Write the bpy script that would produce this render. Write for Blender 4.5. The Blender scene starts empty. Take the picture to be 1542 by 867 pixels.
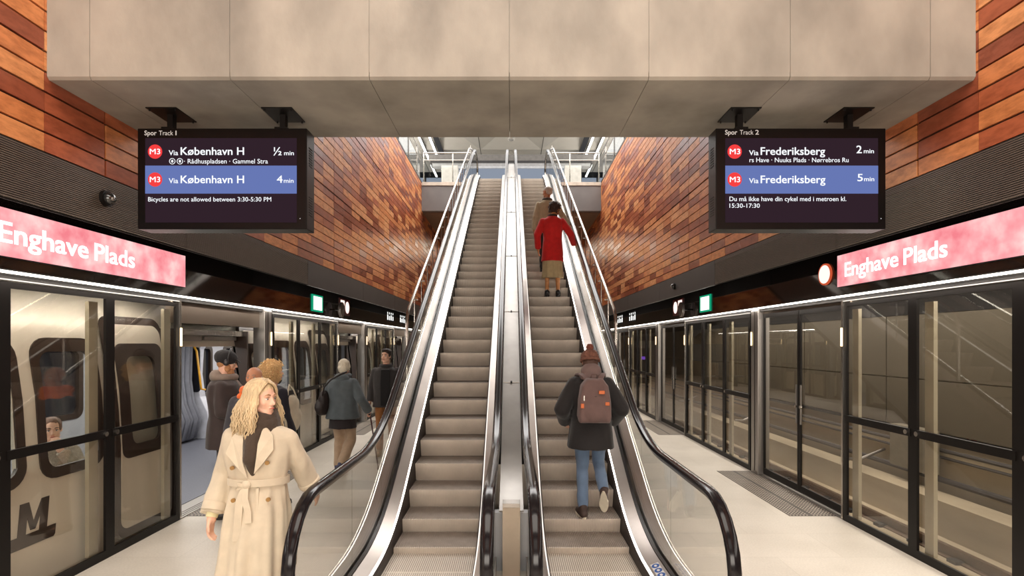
import bpy, math, random
from mathutils import Vector, Matrix, noise, Euler
C = bpy.context.scene.collection
PI = math.pi
R = random.Random(7)
F, CX, HY, HC = 800.0, 770.0, 517.0, 1.93        # focal length in pixels, vanishing point, eye height

# ------------------------------------------------------------------ camera, world, lights, exposure
sc = bpy.context.scene
cam = bpy.data.objects.new('camera', bpy.data.cameras.new('camera')); C.objects.link(cam)
cam.location = (0, 0, HC); cam.rotation_euler = (PI / 2, 0, 0)
cam.data.sensor_width = 36; cam.data.lens = 36 * F / 1542
cam.data.shift_x = (771 - CX) / 1542; cam.data.shift_y = (HY - 433.5) / 1542
cam.data.clip_start = 0.05; cam.data.clip_end = 200
sc.camera = cam
sc.view_settings.view_transform = 'Standard'; sc.view_settings.look = 'None'
sc.view_settings.gamma = 1; sc.view_settings.use_curve_mapping = False
sc.view_settings.exposure = 0.15
w = bpy.data.worlds.new('world'); sc.world = w; w.use_nodes = True
w.node_tree.nodes['Background'].inputs[0].default_value = (1.0, 0.86, 0.72, 1)
w.node_tree.nodes['Background'].inputs[1].default_value = 0.05
try:
    sc.cycles.max_bounces = 8; sc.cycles.transparent_max_bounces = 16
    sc.cycles.diffuse_bounces = 4; sc.cycles.glossy_bounces = 4
    sc.cycles.caustics_reflective = False; sc.cycles.caustics_refractive = False
    sc.cycles.sample_clamp_indirect = 4.0
except Exception: pass

def area(name, loc, rot, sx, sy, power, col=(1, .9, .78)):
    l = bpy.data.lights.new(name, 'AREA'); l.shape = 'RECTANGLE'; l.size = sx; l.size_y = sy
    l.energy = power; l.color = col
    o = bpy.data.objects.new(name, l); C.objects.link(o); o.location = loc; o.rotation_euler = rot
    return o
WARM = (1, .91, .81); COOL = (.95, .97, 1.0)
area('lamp_entrance_void', (0, 0.6, 7.4), (math.radians(12), 0, 0), 5.6, 4.0, 400, WARM)
area('fill_entrance_rear', (0, -4.5, 6.0), (math.radians(52), 0, 0), 5.6, 2.5, 60, WARM)  # added unseen fill behind the camera for the beam front
area('fill_entrance_low', (0, -5.0, 2.3), (math.radians(88), 0, 0), 6.6, 2.0, 400, WARM)  # added low fill from behind the camera, brightens the step risers
area('lamp_shaft', (0, 15.9, 10.9), (0, 0, 0), 11.0, 6.4, 1250, (1, .97, .95))
area('lamp_shaft_end', (0, 24, 11.0), (math.radians(-8), 0, 0), 12.0, 7.0, 330, COOL)
area('lamp_platform_end', (0, 24.5, 6.3), (0, 0, 0), 5.0, 4.0, 170, (1, .80, .60))
for sx in (-1, 1):
    area('fill_ceiling_up', (sx * 4.7, 17, 8.6), (PI, 0, 0), 1.6, 14, 620, (1, .97, .93))  # added out-of-view panels that brighten the upper ceiling from below
    area('lamp_platform_edge', (sx * 3.595, 9.0, 2.432), (0, sx * math.radians(14), 0), 0.03, 24, 95, WARM)
    area('fill_edge_outer', (sx * 3.73, 9.0, 2.40), (0, sx * math.radians(-35), 0), 0.05, 24, 230, WARM)  # added strip just behind the screens to brighten the train side
area('lamp_carriage', (-5.3, 7.5, 2.16), (0, 0, 0), 1.2, 22, 420, (1, .96, .9))
area('fill_tunnel', (6.2, 7.0, 3.1), (0, math.radians(8), 0), 1.6, 24, 620, WARM)  # added fill without a fitting, lights the space behind the right screens

# ------------------------------------------------------------------ materials
def lin(r, g, b):
    f = lambda c: (c / 255 / 12.92) if c / 255 <= .04045 else ((c / 255 + .055) / 1.055) ** 2.4
    return (f(r), f(g), f(b))
MATS = {}
def mat(name, col, rough=.6, metal=0., var=.12, scale=8., bump=0., bscale=60., stretch=(1, 1, 1), sheen=0, coat=0, spec=.5):
    if name in MATS: return MATS[name]
    m = bpy.data.materials.new(name); m.use_nodes = True; nt = m.node_tree; N = nt.nodes; L = nt.links
    b = N['Principled BSDF']
    b.inputs['Roughness'].default_value = rough; b.inputs['Metallic'].default_value = metal
    b.inputs['Specular IOR Level'].default_value = spec
    if sheen: b.inputs['Sheen Weight'].default_value = sheen
    if coat: b.inputs['Coat Weight'].default_value = coat; b.inputs['Coat Roughness'].default_value = .05
    tc = N.new('ShaderNodeTexCoord'); mp = N.new('ShaderNodeMapping'); mp.inputs['Scale'].default_value = stretch
    L.new(tc.outputs['Object'], mp.inputs[0])
    n = N.new('ShaderNodeTexNoise'); n.inputs['Scale'].default_value = scale; n.inputs['Detail'].default_value = 5
    L.new(mp.outputs[0], n.inputs['Vector'])
    r = N.new('ShaderNodeValToRGB'); r.color_ramp.elements[0].position = .3; r.color_ramp.elements[1].position = .7
    r.color_ramp.elements[0].color = tuple(max(0, c * (1 - var)) for c in col) + (1,)
    r.color_ramp.elements[1].color = tuple(min(1, c * (1 + var)) for c in col) + (1,)
    L.new(n.outputs[0], r.inputs[0]); L.new(r.outputs[0], b.inputs['Base Color'])
    if bump:
        n2 = N.new('ShaderNodeTexNoise'); n2.inputs['Scale'].default_value = bscale; n2.inputs['Detail'].default_value = 4
        L.new(mp.outputs[0], n2.inputs['Vector'])
        bp = N.new('ShaderNodeBump'); bp.inputs['Strength'].default_value = bump; bp.inputs['Distance'].default_value = .01
        L.new(n2.outputs[0], bp.inputs['Height']); L.new(bp.outputs[0], b.inputs['Normal'])
    MATS[name] = m
    return m
def emit(name, col, strength=1.):
    if name in MATS: return MATS[name]
    m = bpy.data.materials.new(name); m.use_nodes = True; nt = m.node_tree; nt.nodes.clear()
    e = nt.nodes.new('ShaderNodeEmission'); e.inputs[0].default_value = tuple(col) + (1,); e.inputs[1].default_value = strength
    o = nt.nodes.new('ShaderNodeOutputMaterial'); nt.links.new(e.outputs[0], o.inputs[0]); MATS[name] = m
    return m
def thin_glass(name, tint=(.9, .93, .9), ior=1.5, rough=0.0):
    if name in MATS: return MATS[name]
    m = bpy.data.materials.new(name); m.use_nodes = True; nt = m.node_tree; nt.nodes.clear(); N = nt.nodes; L = nt.links
    t = N.new('ShaderNodeBsdfTransparent'); t.inputs[0].default_value = tuple(tint) + (1,)
    g = N.new('ShaderNodeBsdfGlossy'); g.inputs['Roughness'].default_value = rough
    fr = N.new('ShaderNodeFresnel'); fr.inputs[0].default_value = ior
    ge = N.new('ShaderNodeNewGeometry'); mr = N.new('ShaderNodeMapRange'); mr.inputs[3].default_value = ior; mr.inputs[4].default_value = 1 / ior
    L.new(ge.outputs['Backfacing'], mr.inputs[0]); L.new(mr.outputs[0], fr.inputs[0])
    mx = N.new('ShaderNodeMixShader'); o = N.new('ShaderNodeOutputMaterial')
    L.new(fr.outputs[0], mx.inputs[0]); L.new(t.outputs[0], mx.inputs[1]); L.new(g.outputs[0], mx.inputs[2]); L.new(mx.outputs[0], o.inputs[0])
    MATS[name] = m
    return m
def rib_metal(name, col, scale, axis='X', rough=.35, metal=.8):
    return mat(name, col, rough, metal, .08, 6)

m_steel = mat('brushed_steel', (.36, .335, .31), .42, 1, .08, 3, .05, 40, (1, .06, .06))
m_steel_v = mat('brushed_steel_upright', (.34, .32, .30), .36, .85, .08, 5, .05, 40, (1, 1, .05))
m_deck = mat('escalator_deck_steel', (.40, .355, .325), .33, .8, .10, 2.5, .02, 30)
m_rail = mat('polished_tube_steel', (.50, .47, .43), .25, 1, .04, 4)
m_rubber = mat('black_rubber', (.010, .008, .009), .15, 0, .1, 8, spec=.3)
m_gasket = mat('black_gasket', (.012, .010, .010), .35, 0, .1, 8)
m_frame = mat('black_frame_metal', (.0055, .0042, .0036), .45, 0, .1, 10, spec=.25)
m_fascia = mat('black_glass_fascia', (.010, .007, .006), .06, 0, .3, 1.2, spec=.7)
m_white_led = emit('white_led', (1, .92, .82), 8)
m_soft_led = emit('soft_led', (1, .90, .80), 1.2)
m_ceil_led = emit('ceiling_led', (1, .98, .95), 5)
m_glass = thin_glass('balustrade_glass', (.955, .96, .945), 1.4)
m_pane = thin_glass('screen_glass', (.95, .94, .915), 1.62)
m_tpane = thin_glass('train_window_glass', (.90, .91, .90), 1.4)
m_panel_grey = mat('dark_grey_panel', (.075, .068, .066), .5, .3, .06, 2)
m_step = mat('escalator_step_metal', (.60, .52, .44), .5, .25, .10, 5)
m_tread = mat('dark_step_tread', (.31, .26, .22), .6, .3, .12, 9)  # treads in a darker tone than the risers
m_skirt = mat('dark_skirt', (.03, .022, .02), .5, .2)

# ------------------------------------------------------------------ object helpers
def wloc(o):
    v = Vector((0, 0, 0))
    while o: v += o.location; o = o.parent
    return v
class MB:
    def __init__(s): s.v = []; s.f = []
    def add(s, v, f):
        n = len(s.v); s.v += [tuple(p) for p in v]; s.f += [tuple(i + n for i in q) for q in f]
    def box(s, x0, x1, y0, y1, z0, z1, M=None):
        v = [(x, y, z) for x in (x0, x1) for y in (y0, y1) for z in (z0, z1)]
        if M: v = [M @ Vector(p) for p in v]
        s.add(v, [(0, 1, 3, 2), (4, 6, 7, 5), (0, 4, 5, 1), (2, 3, 7, 6), (0, 2, 6, 4), (1, 5, 7, 3)]); return s
    def rings(s, rs, caps=True, closed=False):
        n = len(rs[0]); v = [p for r in rs for p in r]; f = []
        k = len(rs)
        for i in range(k if closed else k - 1):
            a = i * n; b = ((i + 1) % k) * n
            for j in range(n): f.append((a + j, a + (j + 1) % n, b + (j + 1) % n, b + j))
        if caps and not closed: f += [tuple(range(n - 1, -1, -1)), tuple(range((k - 1) * n, k * n))]
        s.add(v, f); return s
    def tube(s, pts, r, n=10, caps=True, closed=False):
        pts = [Vector(p) for p in pts]; rs = []
        rr = r if isinstance(r, (list, tuple)) else [r] * len(pts)
        up = None
        for i, p in enumerate(pts):
            if closed: t = pts[(i + 1) % len(pts)] - pts[i - 1]
            else: t = pts[min(i + 1, len(pts) - 1)] - pts[max(i - 1, 0)]
            t = t.normalized() if t.length > 1e-9 else Vector((0, 0, 1))
            if up is None: up = Vector((0, 0, 1)) if abs(t.z) < .9 else Vector((0, 1, 0))
            a = t.cross(up)
            if a.length < 1e-6: a = t.orthogonal()
            a.normalize(); b = a.cross(t); up = b
            rs.append([p + (a * math.cos(2 * PI * k / n) + b * math.sin(2 * PI * k / n)) * rr[i] for k in range(n)])
        return s.rings(rs, caps, closed)
    def cap(s, p0, p1, r0, r1, n=12):          # tapered capsule
        p0 = Vector(p0); p1 = Vector(p1); d = p1 - p0; L = d.length
        if L < 1e-6: return s.ell(p0, (r0, r0, r0))
        t = d / L; pts = []; rr = []
        for a in (-80, -55, -28): pts.append(p0 + t * r0 * math.sin(math.radians(a))); rr.append(r0 * math.cos(math.radians(a)))
        for q in (0, .25, .5, .75, 1): pts.append(p0 + d * q); rr.append(r0 + (r1 - r0) * q)
        for a in (28, 55, 80): pts.append(p1 + t * r1 * math.sin(math.radians(a))); rr.append(r1 * math.cos(math.radians(a)))
        return s.tube(pts, rr, n)
    def chain(s, pts, rr, n=12):
        for i in range(len(pts) - 1): s.cap(pts[i], pts[i + 1], rr[i], rr[i + 1], n)
        return s
    def ell(s, c, r, rot=None, nu=16, nv=10):
        c = Vector(c); M = rot if rot else Matrix.Identity(3)
        rs = []
        for i in range(1, nv):
            a = PI * i / nv
            rs.append([c + M @ Vector((r[0] * math.sin(a) * math.cos(2 * PI * k / nu), r[1] * math.sin(a) * math.sin(2 * PI * k / nu), -r[2] * math.cos(a))) for k in range(nu)])
        return s.rings(rs)
    def cyl(s, p0, p1, r, n=24): return s.tube([p0, p1], r, n)
    def prism(s, poly, d0, d1, ax='y'):         # poly = list of 2-D points; extruded from d0 to d1 along ax
        mk = {'x': lambda a, b, d: (d, a, b), 'y': lambda a, b, d: (a, d, b), 'z': lambda a, b, d: (a, b, d)}[ax]
        return s.rings([[mk(a, b, d0) for a, b in poly], [mk(a, b, d1) for a, b in poly]])
    def psweep(s, sec, path):                   # section (x, dz) swept along path of (y, z)
        return s.rings([[(x, y, z + dz) for x, dz in sec] for y, z in path])
    def ysweep(s, sec, path):                   # section (x, n) swept along a curve in the y-z plane
        rs = []
        for i, (y, z) in enumerate(path):
            a = path[max(i - 1, 0)]; b = path[min(i + 1, len(path) - 1)]
            t = Vector((b[0] - a[0], b[1] - a[1])).normalized(); n = Vector((-t.y, t.x))
            rs.append([(x, y + n.x * k, z + n.y * k) for x, k in sec])
        return s.rings(rs)
    def xf(s, M): s.v = [tuple(M @ Vector(p)) for p in s.v]; return s
    def build(s, name, m, parent=None, smooth=False, bevel=0, world=True, recalc=True):
        me = bpy.data.meshes.new(name); vv = s.v
        off = wloc(parent) if (parent is not None and world) else Vector((0, 0, 0))
        if off.length: vv = [(p[0] - off.x, p[1] - off.y, p[2] - off.z) for p in vv]
        me.from_pydata(vv, [], s.f); me.validate()
        if recalc:
            import bmesh
            bm = bmesh.new(); bm.from_mesh(me); bmesh.ops.recalc_face_normals(bm, faces=bm.faces); bm.to_mesh(me); bm.free()
        if smooth:
            me.polygons.foreach_set('use_smooth', [True] * len(me.polygons))
            if smooth != 'all':
                try: me.set_sharp_from_angle(angle=math.radians(smooth if isinstance(smooth, (int, float)) and smooth > 1 else 40))
                except Exception: pass
        o = bpy.data.objects.new(name, me); C.objects.link(o)
        if m: me.materials.append(m)
        if parent is not None: o.parent = parent
        if bevel:
            bv = o.modifiers.new('bevel', 'BEVEL'); bv.width = bevel; bv.segments = 2; bv.limit_method = 'ANGLE'
        return o
def thing(name, label, cat, loc=(0, 0, 0), rz=0, group=None):
    o = bpy.data.objects.new(name, None); C.objects.link(o); o.location = loc; o.rotation_euler = (0, 0, rz)
    o.empty_display_size = .1
    return tag(o, label, cat, group)
def tag(o, label, cat, group=None, kind=None):
    o['label'] = label; o['category'] = cat
    if group: o['group'] = group
    if kind: o['kind'] = kind
    return o
def struct(o): o['kind'] = 'structure'; return o
def rrect(x0, x1, y0, y1, r, n=5):
    p = []
    for cx, cy, a0 in ((x1 - r, y1 - r, 0), (x0 + r, y1 - r, 90), (x0 + r, y0 + r, 180), (x1 - r, y0 + r, 270)):
        for k in range(n + 1):
            a = math.radians(a0 + 90 * k / n); p.append((cx + r * math.cos(a), cy + r * math.sin(a)))
    return p
def at(x, y, Y): return Vector(((x - CX) * Y / F, Y, HC + (HY - y) * Y / F))
def text(body, name, m, parent, loc, M, width=None, cap=.1, bold=0., depth=.0015):
    """text mesh; cap = height of capitals; M = 3x3 whose columns are text right, text up, text normal"""
    c = bpy.data.curves.new(name, 'FONT'); c.body = body; c.size = 1; c.resolution_u = 3
    o = bpy.data.objects.new(name, c); C.objects.link(o)
    bpy.context.view_layer.update()
    me = bpy.data.meshes.new_from_object(o.evaluated_get(bpy.context.evaluated_depsgraph_get()))
    bpy.data.objects.remove(o); xs = [v.co.x for v in me.vertices]
    if not xs: return None
    x0, x1 = min(xs), max(xs); sy = cap / .70; sx = (width / (x1 - x0)) if width else sy
    off = wloc(parent) if parent else Vector((0, 0, 0))
    for v in me.vertices:
        v.co = M @ Vector(((v.co.x - x0) * sx, v.co.y * sy, depth)) + Vector(loc) - off
    if bold:                                     # heavier strokes: shifted copies fused into the same lettering
        vs = [v.co.copy() for v in me.vertices]; fs = [tuple(p.vertices) for p in me.polygons]; V = []; Q = []
        for j, (a, b) in enumerate(((-1, -1), (1, -1), (-1, 1), (1, 1))):
            o_ = M @ Vector((a * bold * sx, b * bold * sy * .6, j * .0002)); Q += [tuple(i + len(V) for i in f) for f in fs]; V += [tuple(v + o_) for v in vs]
        me = bpy.data.meshes.new(name); me.from_pydata(V, [], Q)
    me.materials.clear(); me.materials.append(m); me.name = name
    t = bpy.data.objects.new(name, me); C.objects.link(t)
    if parent: t.parent = parent
    return t
FRONT = Matrix(((1, 0, 0), (0, 0, -1), (0, 1, 0)))       # text facing the camera side (-Y)
# ------------------------------------------------------------------ structure materials
def tile_mat():
    m = bpy.data.materials.new('rust_tiles'); m.use_nodes = True; nt = m.node_tree; N = nt.nodes; L = nt.links
    b = N['Principled BSDF']; b.inputs['Roughness'].default_value = .42; b.inputs['Specular IOR Level'].default_value = .55
    tc = N.new('ShaderNodeTexCoord'); sp = N.new('ShaderNodeSeparateXYZ'); L.new(tc.outputs['Object'], sp.inputs[0])
    def cell(out, off, size):
        a = N.new('ShaderNodeMath'); a.operation = 'SUBTRACT'; L.new(out, a.inputs[0]); a.inputs[1].default_value = off
        d = N.new('ShaderNodeMath'); d.operation = 'DIVIDE'; L.new(a.outputs[0], d.inputs[0]); d.inputs[1].default_value = size
        f = N.new('ShaderNodeMath'); f.operation = 'FLOOR'; L.new(d.outputs[0], f.inputs[0]); return f.outputs[0]
    cb = N.new('ShaderNodeCombineXYZ'); L.new(cell(sp.outputs[1], TY0, TW), cb.inputs[0]); L.new(cell(sp.outputs[2], TZ0, TH), cb.inputs[1])
    sg = N.new('ShaderNodeMath'); sg.operation = 'SIGN'; L.new(sp.outputs[0], sg.inputs[0]); L.new(sg.outputs[0], cb.inputs[2])
    wn = N.new('ShaderNodeTexWhiteNoise'); wn.noise_dimensions = '3D'; L.new(cb.outputs[0], wn.inputs['Vector'])
    r = N.new('ShaderNodeValToRGB'); r.color_ramp.interpolation = 'LINEAR'
    e = r.color_ramp.elements; e[0].position = 0; e[0].color = lin(142, 76, 54) + (1,); e[1].position = 1; e[1].color = lin(224, 158, 106) + (1,)
    for p, c in ((.25, lin(162, 86, 58)), (.45, lin(178, 98, 64)), (.52, lin(206, 128, 78)), (.80, lin(216, 142, 88))):
        q = e.new(p); q.color = c + (1,)
    L.new(wn.outputs['Value'], r.inputs[0])
    n = N.new('ShaderNodeTexNoise'); n.inputs['Scale'].default_value = 9; n.inputs['Detail'].default_value = 8; n.inputs['Roughness'].default_value = .65
    mp = N.new('ShaderNodeMapping'); mp.inputs['Scale'].default_value = (1, .7, 2.2); L.new(tc.outputs['Object'], mp.inputs[0]); L.new(mp.outputs[0], n.inputs['Vector'])
    r2 = N.new('ShaderNodeValToRGB'); r2.color_ramp.elements[0].position = .34; r2.color_ramp.elements[1].position = .6
    r2.color_ramp.elements[0].color = (.55, .45, .36, 1); r2.color_ramp.elements[1].color = (1.1, 1.1, 1.1, 1); L.new(n.outputs[0], r2.inputs[0])
    mx = N.new('ShaderNodeMix'); mx.data_type = 'RGBA'; mx.blend_type = 'MULTIPLY'; mx.inputs[0].default_value = .72
    L.new(r.outputs[0], mx.inputs[6]); L.new(r2.outputs[0], mx.inputs[7]); L.new(mx.outputs[2], b.inputs['Base Color'])
    mr = N.new('ShaderNodeMapRange'); mr.inputs[3].default_value = .26; mr.inputs[4].default_value = .5
    L.new(wn.outputs['Value'], mr.inputs[0]); L.new(mr.outputs[0], b.inputs['Roughness'])
    return m
TW, TH = .54, .1390; TY0, TZ0 = 3.64 - 10 * TW, 3.24
m_tile = tile_mat()
m_dark = mat('dark_backing', (.010, .008, .007), .8, 0, .2)
m_conc = mat('board_marked_concrete', lin(150, 144, 134), .75, 0, .27, 2.4, .12, 30, (1, 1, .6))
m_conc2 = mat('grey_concrete', lin(112, 107, 105), .8, 0, .16, 1.1, .12, 30)
m_tunnel = mat('tunnel_concrete', lin(168, 154, 130), .85, 0, .28, .9, .2, 20, (1, .3, 1.5))
def floor_mat():
    m = mat('terrazzo_floor', lin(214, 206, 194), .42, 0, .07, 60)
    nt = m.node_tree; N = nt.nodes; L = nt.links; b = N['Principled BSDF']; src = b.inputs['Base Color'].links[0].from_socket
    tc = N.new('ShaderNodeTexCoord'); br = N.new('ShaderNodeTexBrick'); br.offset = .5
    br.inputs['Color1'].default_value = (1, 1, 1, 1); br.inputs['Color2'].default_value = (.95, .95, .95, 1); br.inputs['Mortar'].default_value = (.88, .87, .85, 1)
    br.inputs['Scale'].default_value = 1; br.inputs['Mortar Size'].default_value = .004; br.inputs['Brick Width'].default_value = 1.2; br.inputs['Row Height'].default_value = .6
    L.new(tc.outputs['Object'], br.inputs[0])
    n = N.new('ShaderNodeTexNoise'); n.inputs['Scale'].default_value = 1.3; n.inputs['Detail'].default_value = 6; L.new(tc.outputs['Object'], n.inputs['Vector'])
    r2 = N.new('ShaderNodeValToRGB'); r2.color_ramp.elements[0].position = .3; r2.color_ramp.elements[1].position = .7
    r2.color_ramp.elements[0].color = (.86, .85, .83, 1); r2.color_ramp.elements[1].color = (1.02, 1.02, 1.02, 1); L.new(n.outputs[0], r2.inputs[0])
    a = N.new('ShaderNodeMix'); a.data_type = 'RGBA'; a.blend_type = 'MULTIPLY'; a.inputs[0].default_value = 1
    c = N.new('ShaderNodeMix'); c.data_type = 'RGBA'; c.blend_type = 'MULTIPLY'; c.inputs[0].default_value = 1
    L.new(src, a.inputs[6]); L.new(br.outputs[0], a.inputs[7]); L.new(a.outputs[2], c.inputs[6]); L.new(r2.outputs[0], c.inputs[7]); L.new(c.outputs[2], b.inputs['Base Color'])
    return m
m_floor = floor_mat()
WX, PX = 3.2, 3.66                         # tiled wall plane, platform-edge plane
UF = 7.66                                   # upper floor level
YB0, YB1 = 3.66, 4.69                       # concrete beam

# ------------------------------------------------------------------ structure
struct(MB().box(-3.74, 3.74, -6, 36, -.25, 0).build('floor', m_floor))
for s, side in ((-1, 'left'), (1, 'right')):
    t = MB(); RR = random.Random(5 + s)
    ny = int((28 - TY0) / TW); ch = (4.69, 6.17)
    for i in range(-12, ny):
        y0 = TY0 + i * TW; wide = (i - 11) % 10 == 0
        for j in range(32):
            z0 = TZ0 + j * TH; z1 = min(z0 + TH, UF - .01)
            if z1 - z0 < .03: continue
            if y0 > 18.9 and z0 > UF - 1.05: continue
            a = .0075; top = .0075
            if any(abs(z1 - c) < TH / 2 for c in ch): top = .022
            l = .014 if wide else .002
            tx = WX + RR.uniform(-.0012, .0012); tl = RR.uniform(-.004, .004)
            x0, x1 = sorted((s * tx, s * (tx + .02)))
            M = Matrix.Translation((s * WX, y0, z0)) @ Matrix.Rotation(RR.uniform(-.004, .004), 4, 'Z') @ Matrix.Rotation(RR.uniform(-.006, .006), 4, 'Y') @ Matrix.Translation((-s * WX, -y0, -z0))
            t.box(x0, x1, y0 + l, y0 + TW - .002, z0 + a, z1 - top, M)
    struct(t.build('wall_' + side, m_tile))
    bk = MB(); x0, x1 = sorted((s * (WX + .022), s * (WX + .5)))
    bk.box(x0, x1, -8, 18.96, 3.24, UF); bk.box(x0, x1, 18.96, 30, 3.24, UF - 1.0)
    struct(bk.build('wall_backing_' + side, m_dark))
    # metal edge trim running on the top edge of the tiled wall
    x0, x1 = sorted((s * (WX - .006), s * (WX + .10)))
    struct(MB().box(x0, x1, YB1, 18.96, UF - .012, UF + .05).build('trim_%d' % (1 if s < 0 else 2), m_panel_grey))
# concrete beam over the foreground, panel joints as grooves
bm_ = MB(); z0b = 3.75
js = [(x - CX) * YB0 / F for x in (135, 346, 556, 767, 977, 1190, 1401)]
xs = [-WX] + js + [WX]
for a, b in zip(xs[:-1], xs[1:]):
    g = .0022
    bm_.box(a + (g if a > -WX else 0), b - (g if b < WX else 0), YB0, YB1, z0b + .02, 9.2)
bm_.box(-WX + .002, WX - .002, YB0 + .005, YB1 - .005, z0b + .05, 9.1)
for a, b in zip(xs[:-1], xs[1:]):
    g = .0018
    bm_.prism([(YB0 + .016, z0b), (YB1, z0b), (YB1, z0b + .02), (YB0, z0b + .02), (YB0, z0b + .018)], a + g, b - g, 'x')
struct(bm_.build('trim_3', m_conc))
# slab edge at the upper landing, two sides of the escalators
for k, (a, b) in enumerate(((-WX, -1.55), (1.55, WX))):
    sl = MB().box(a, b, 18.96, 26, UF - 1.0, UF - .1)
    struct(sl.build('trim_%d' % (4 + k), m_conc2))
    struct(MB().box(a, b, 18.93, 19.2, UF - .1, UF + .02).build('trim_%d' % (6 + k), mat('pale_stone_edge', lin(190, 176, 160), .6)))
struct(MB().box(-12, 12, 19.2, 45, UF - .08, UF).build('floor_upper', m_floor))
struct(MB().box(-1.55, 1.55, 19.2, 26, UF - 1.0, UF - .08).build('trim_8', m_conc2))
# upper hall: ceiling of folded pale panels, back wall, side walls
m_ceil = mat('pale_ceiling_panels', lin(205, 200, 190), .5, .1, .03, 2)
m_joint = mat('ceiling_joint_dark', (.05, .05, .05), .7)
CZ = 11.4
cl = MB()
def quad(mb, a, b, c, d, th=.03):
    mb.rings([[a, b, c, d], [tuple(Vector(p) + Vector((0, 0, th))) for p in (a, b, c, d)]])
for i in range(-3, 4):
    for j in range(0, 6):
        x0 = i * 3.0 - 1.5; y0 = 9 + j * 3.4; x1 = x0 + 2.97; y1 = y0 + 3.37; pc = ((x0 + x1) / 2, (y0 + y1) / 2, CZ + .55)
        cs = [(x0, y0, CZ), (x1, y0, CZ), (x1, y1, CZ), (x0, y1, CZ)]
        for k in range(4):
            a, b = cs[k], cs[(k + 1) % 4]
            cl.rings([[a, b, pc], [(a[0], a[1], a[2] + .03), (b[0], b[1], b[2] + .03), (pc[0], pc[1], pc[2] + .03)]])
struct(cl.build('ceiling', m_ceil))
struct(MB().box(-13, 13, -8, 45, CZ + .9, CZ + 1.2).build('ceiling_slab', mat('ceiling_void_dark', (.07, .07, .07), .9)))
struct(MB().box(-13, 13, 40, 40.3, UF, CZ + 1).build('wall_back', mat('upper_back_wall', lin(120, 122, 128), .6, 0, .1)))
struct(MB().box(-13, 13, -8.3, -8, -.25, CZ + 1).build('wall_front', m_conc2))
for s, side in ((-1, 'upper_left'), (1, 'upper_right')):
    x0, x1 = sorted((s * 12.6, s * 13)); struct(MB().box(x0, x1, -8, 45, UF, CZ + 1).build('wall_' + side, m_conc2))
# services beams across the upper ceiling behind the folded panels
struct(MB().box(-3.7, 3.7, 23.7, 24.2, 10.07, 10.36).build('trim_9', mat('grey_service_beam', lin(110, 106, 102), .5, .3)))
struct(MB().box(-3.6, 3.6, 23.65, 24.2, 9.90, 10.07).build('trim_10', mat('dark_service_beam', lin(52, 50, 50), .5, .3)))
struct(MB().box(-3.5, 3.5, 23.5, 23.9, 9.77, 9.90).build('trim_11', mat('pale_service_beam', lin(150, 150, 150), .5, .3)))
# lower level far end: soffit, end wall
struct(MB().box(-9, 9, 19.2, 36, UF - 1.02, UF - 1.0).build('ceiling_lower_end', mat('brown_soffit', lin(120, 96, 76), .7)))
struct(MB().box(-3.7, 3.7, 33, 33.3, 0, UF - 1.0).build('wall_end', mat('end_wall_panels', lin(120, 112, 102), .5, .2, .1, 1)))
for s, k in ((-1, 12), (1, 13)):          # dark soffit between tiled wall and glass screens
    x0, x1 = sorted((s * (WX + .0), s * (PX + .4)))
    struct(MB().box(x0, x1, -6, 34, 3.19, 3.24).build('trim_%d' % k, m_dark))

# ------------------------------------------------------------------ platform edge: lower band of the tiled wall
for s, side in ((-1, 'left'), (1, 'right')):
    near = 8.35
    lv = thing('louvre_band', 'fine horizontal metal louvres under the tiles on the %s side' % side, 'louvre', (s * WX, 0, 2.85), 0, None)
    q = MB(); x0, x1 = sorted((s * (WX - .002), s * (WX + .016)))
    for i in range(26):
        z = 2.862 + i * .0145
        for (a, b) in ((-5.9, -.1), (-.09, 5.23), (5.24, near)):
            q.box(x0, x1, a, b, z, z + .0085)
    q.build('slats', mat('louvre_slat_metal', lin(112, 100, 90), .5, .3, .06), lv)
    x0, x1 = sorted((s * (WX + .018), s * (WX + .03)))
    MB().box(x0, x1, -5.9, near, 2.85, 3.24).build('backing', m_dark, lv)
    pn = thing('wall_panel_band', 'plain dark grey metal band under the tiles on the %s side, beyond the louvres' % side, 'panel', (s * WX, near, 2.85))
    q = MB(); x0, x1 = sorted((s * (WX - .004), s * (WX + .03))); y = near + .01
    while y < 28: q.box(x0, x1, y, min(y + 3.1, 28), 2.85, 3.235); y += 3.11
    q.build('metal_sheet', m_panel_grey, pn)

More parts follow.
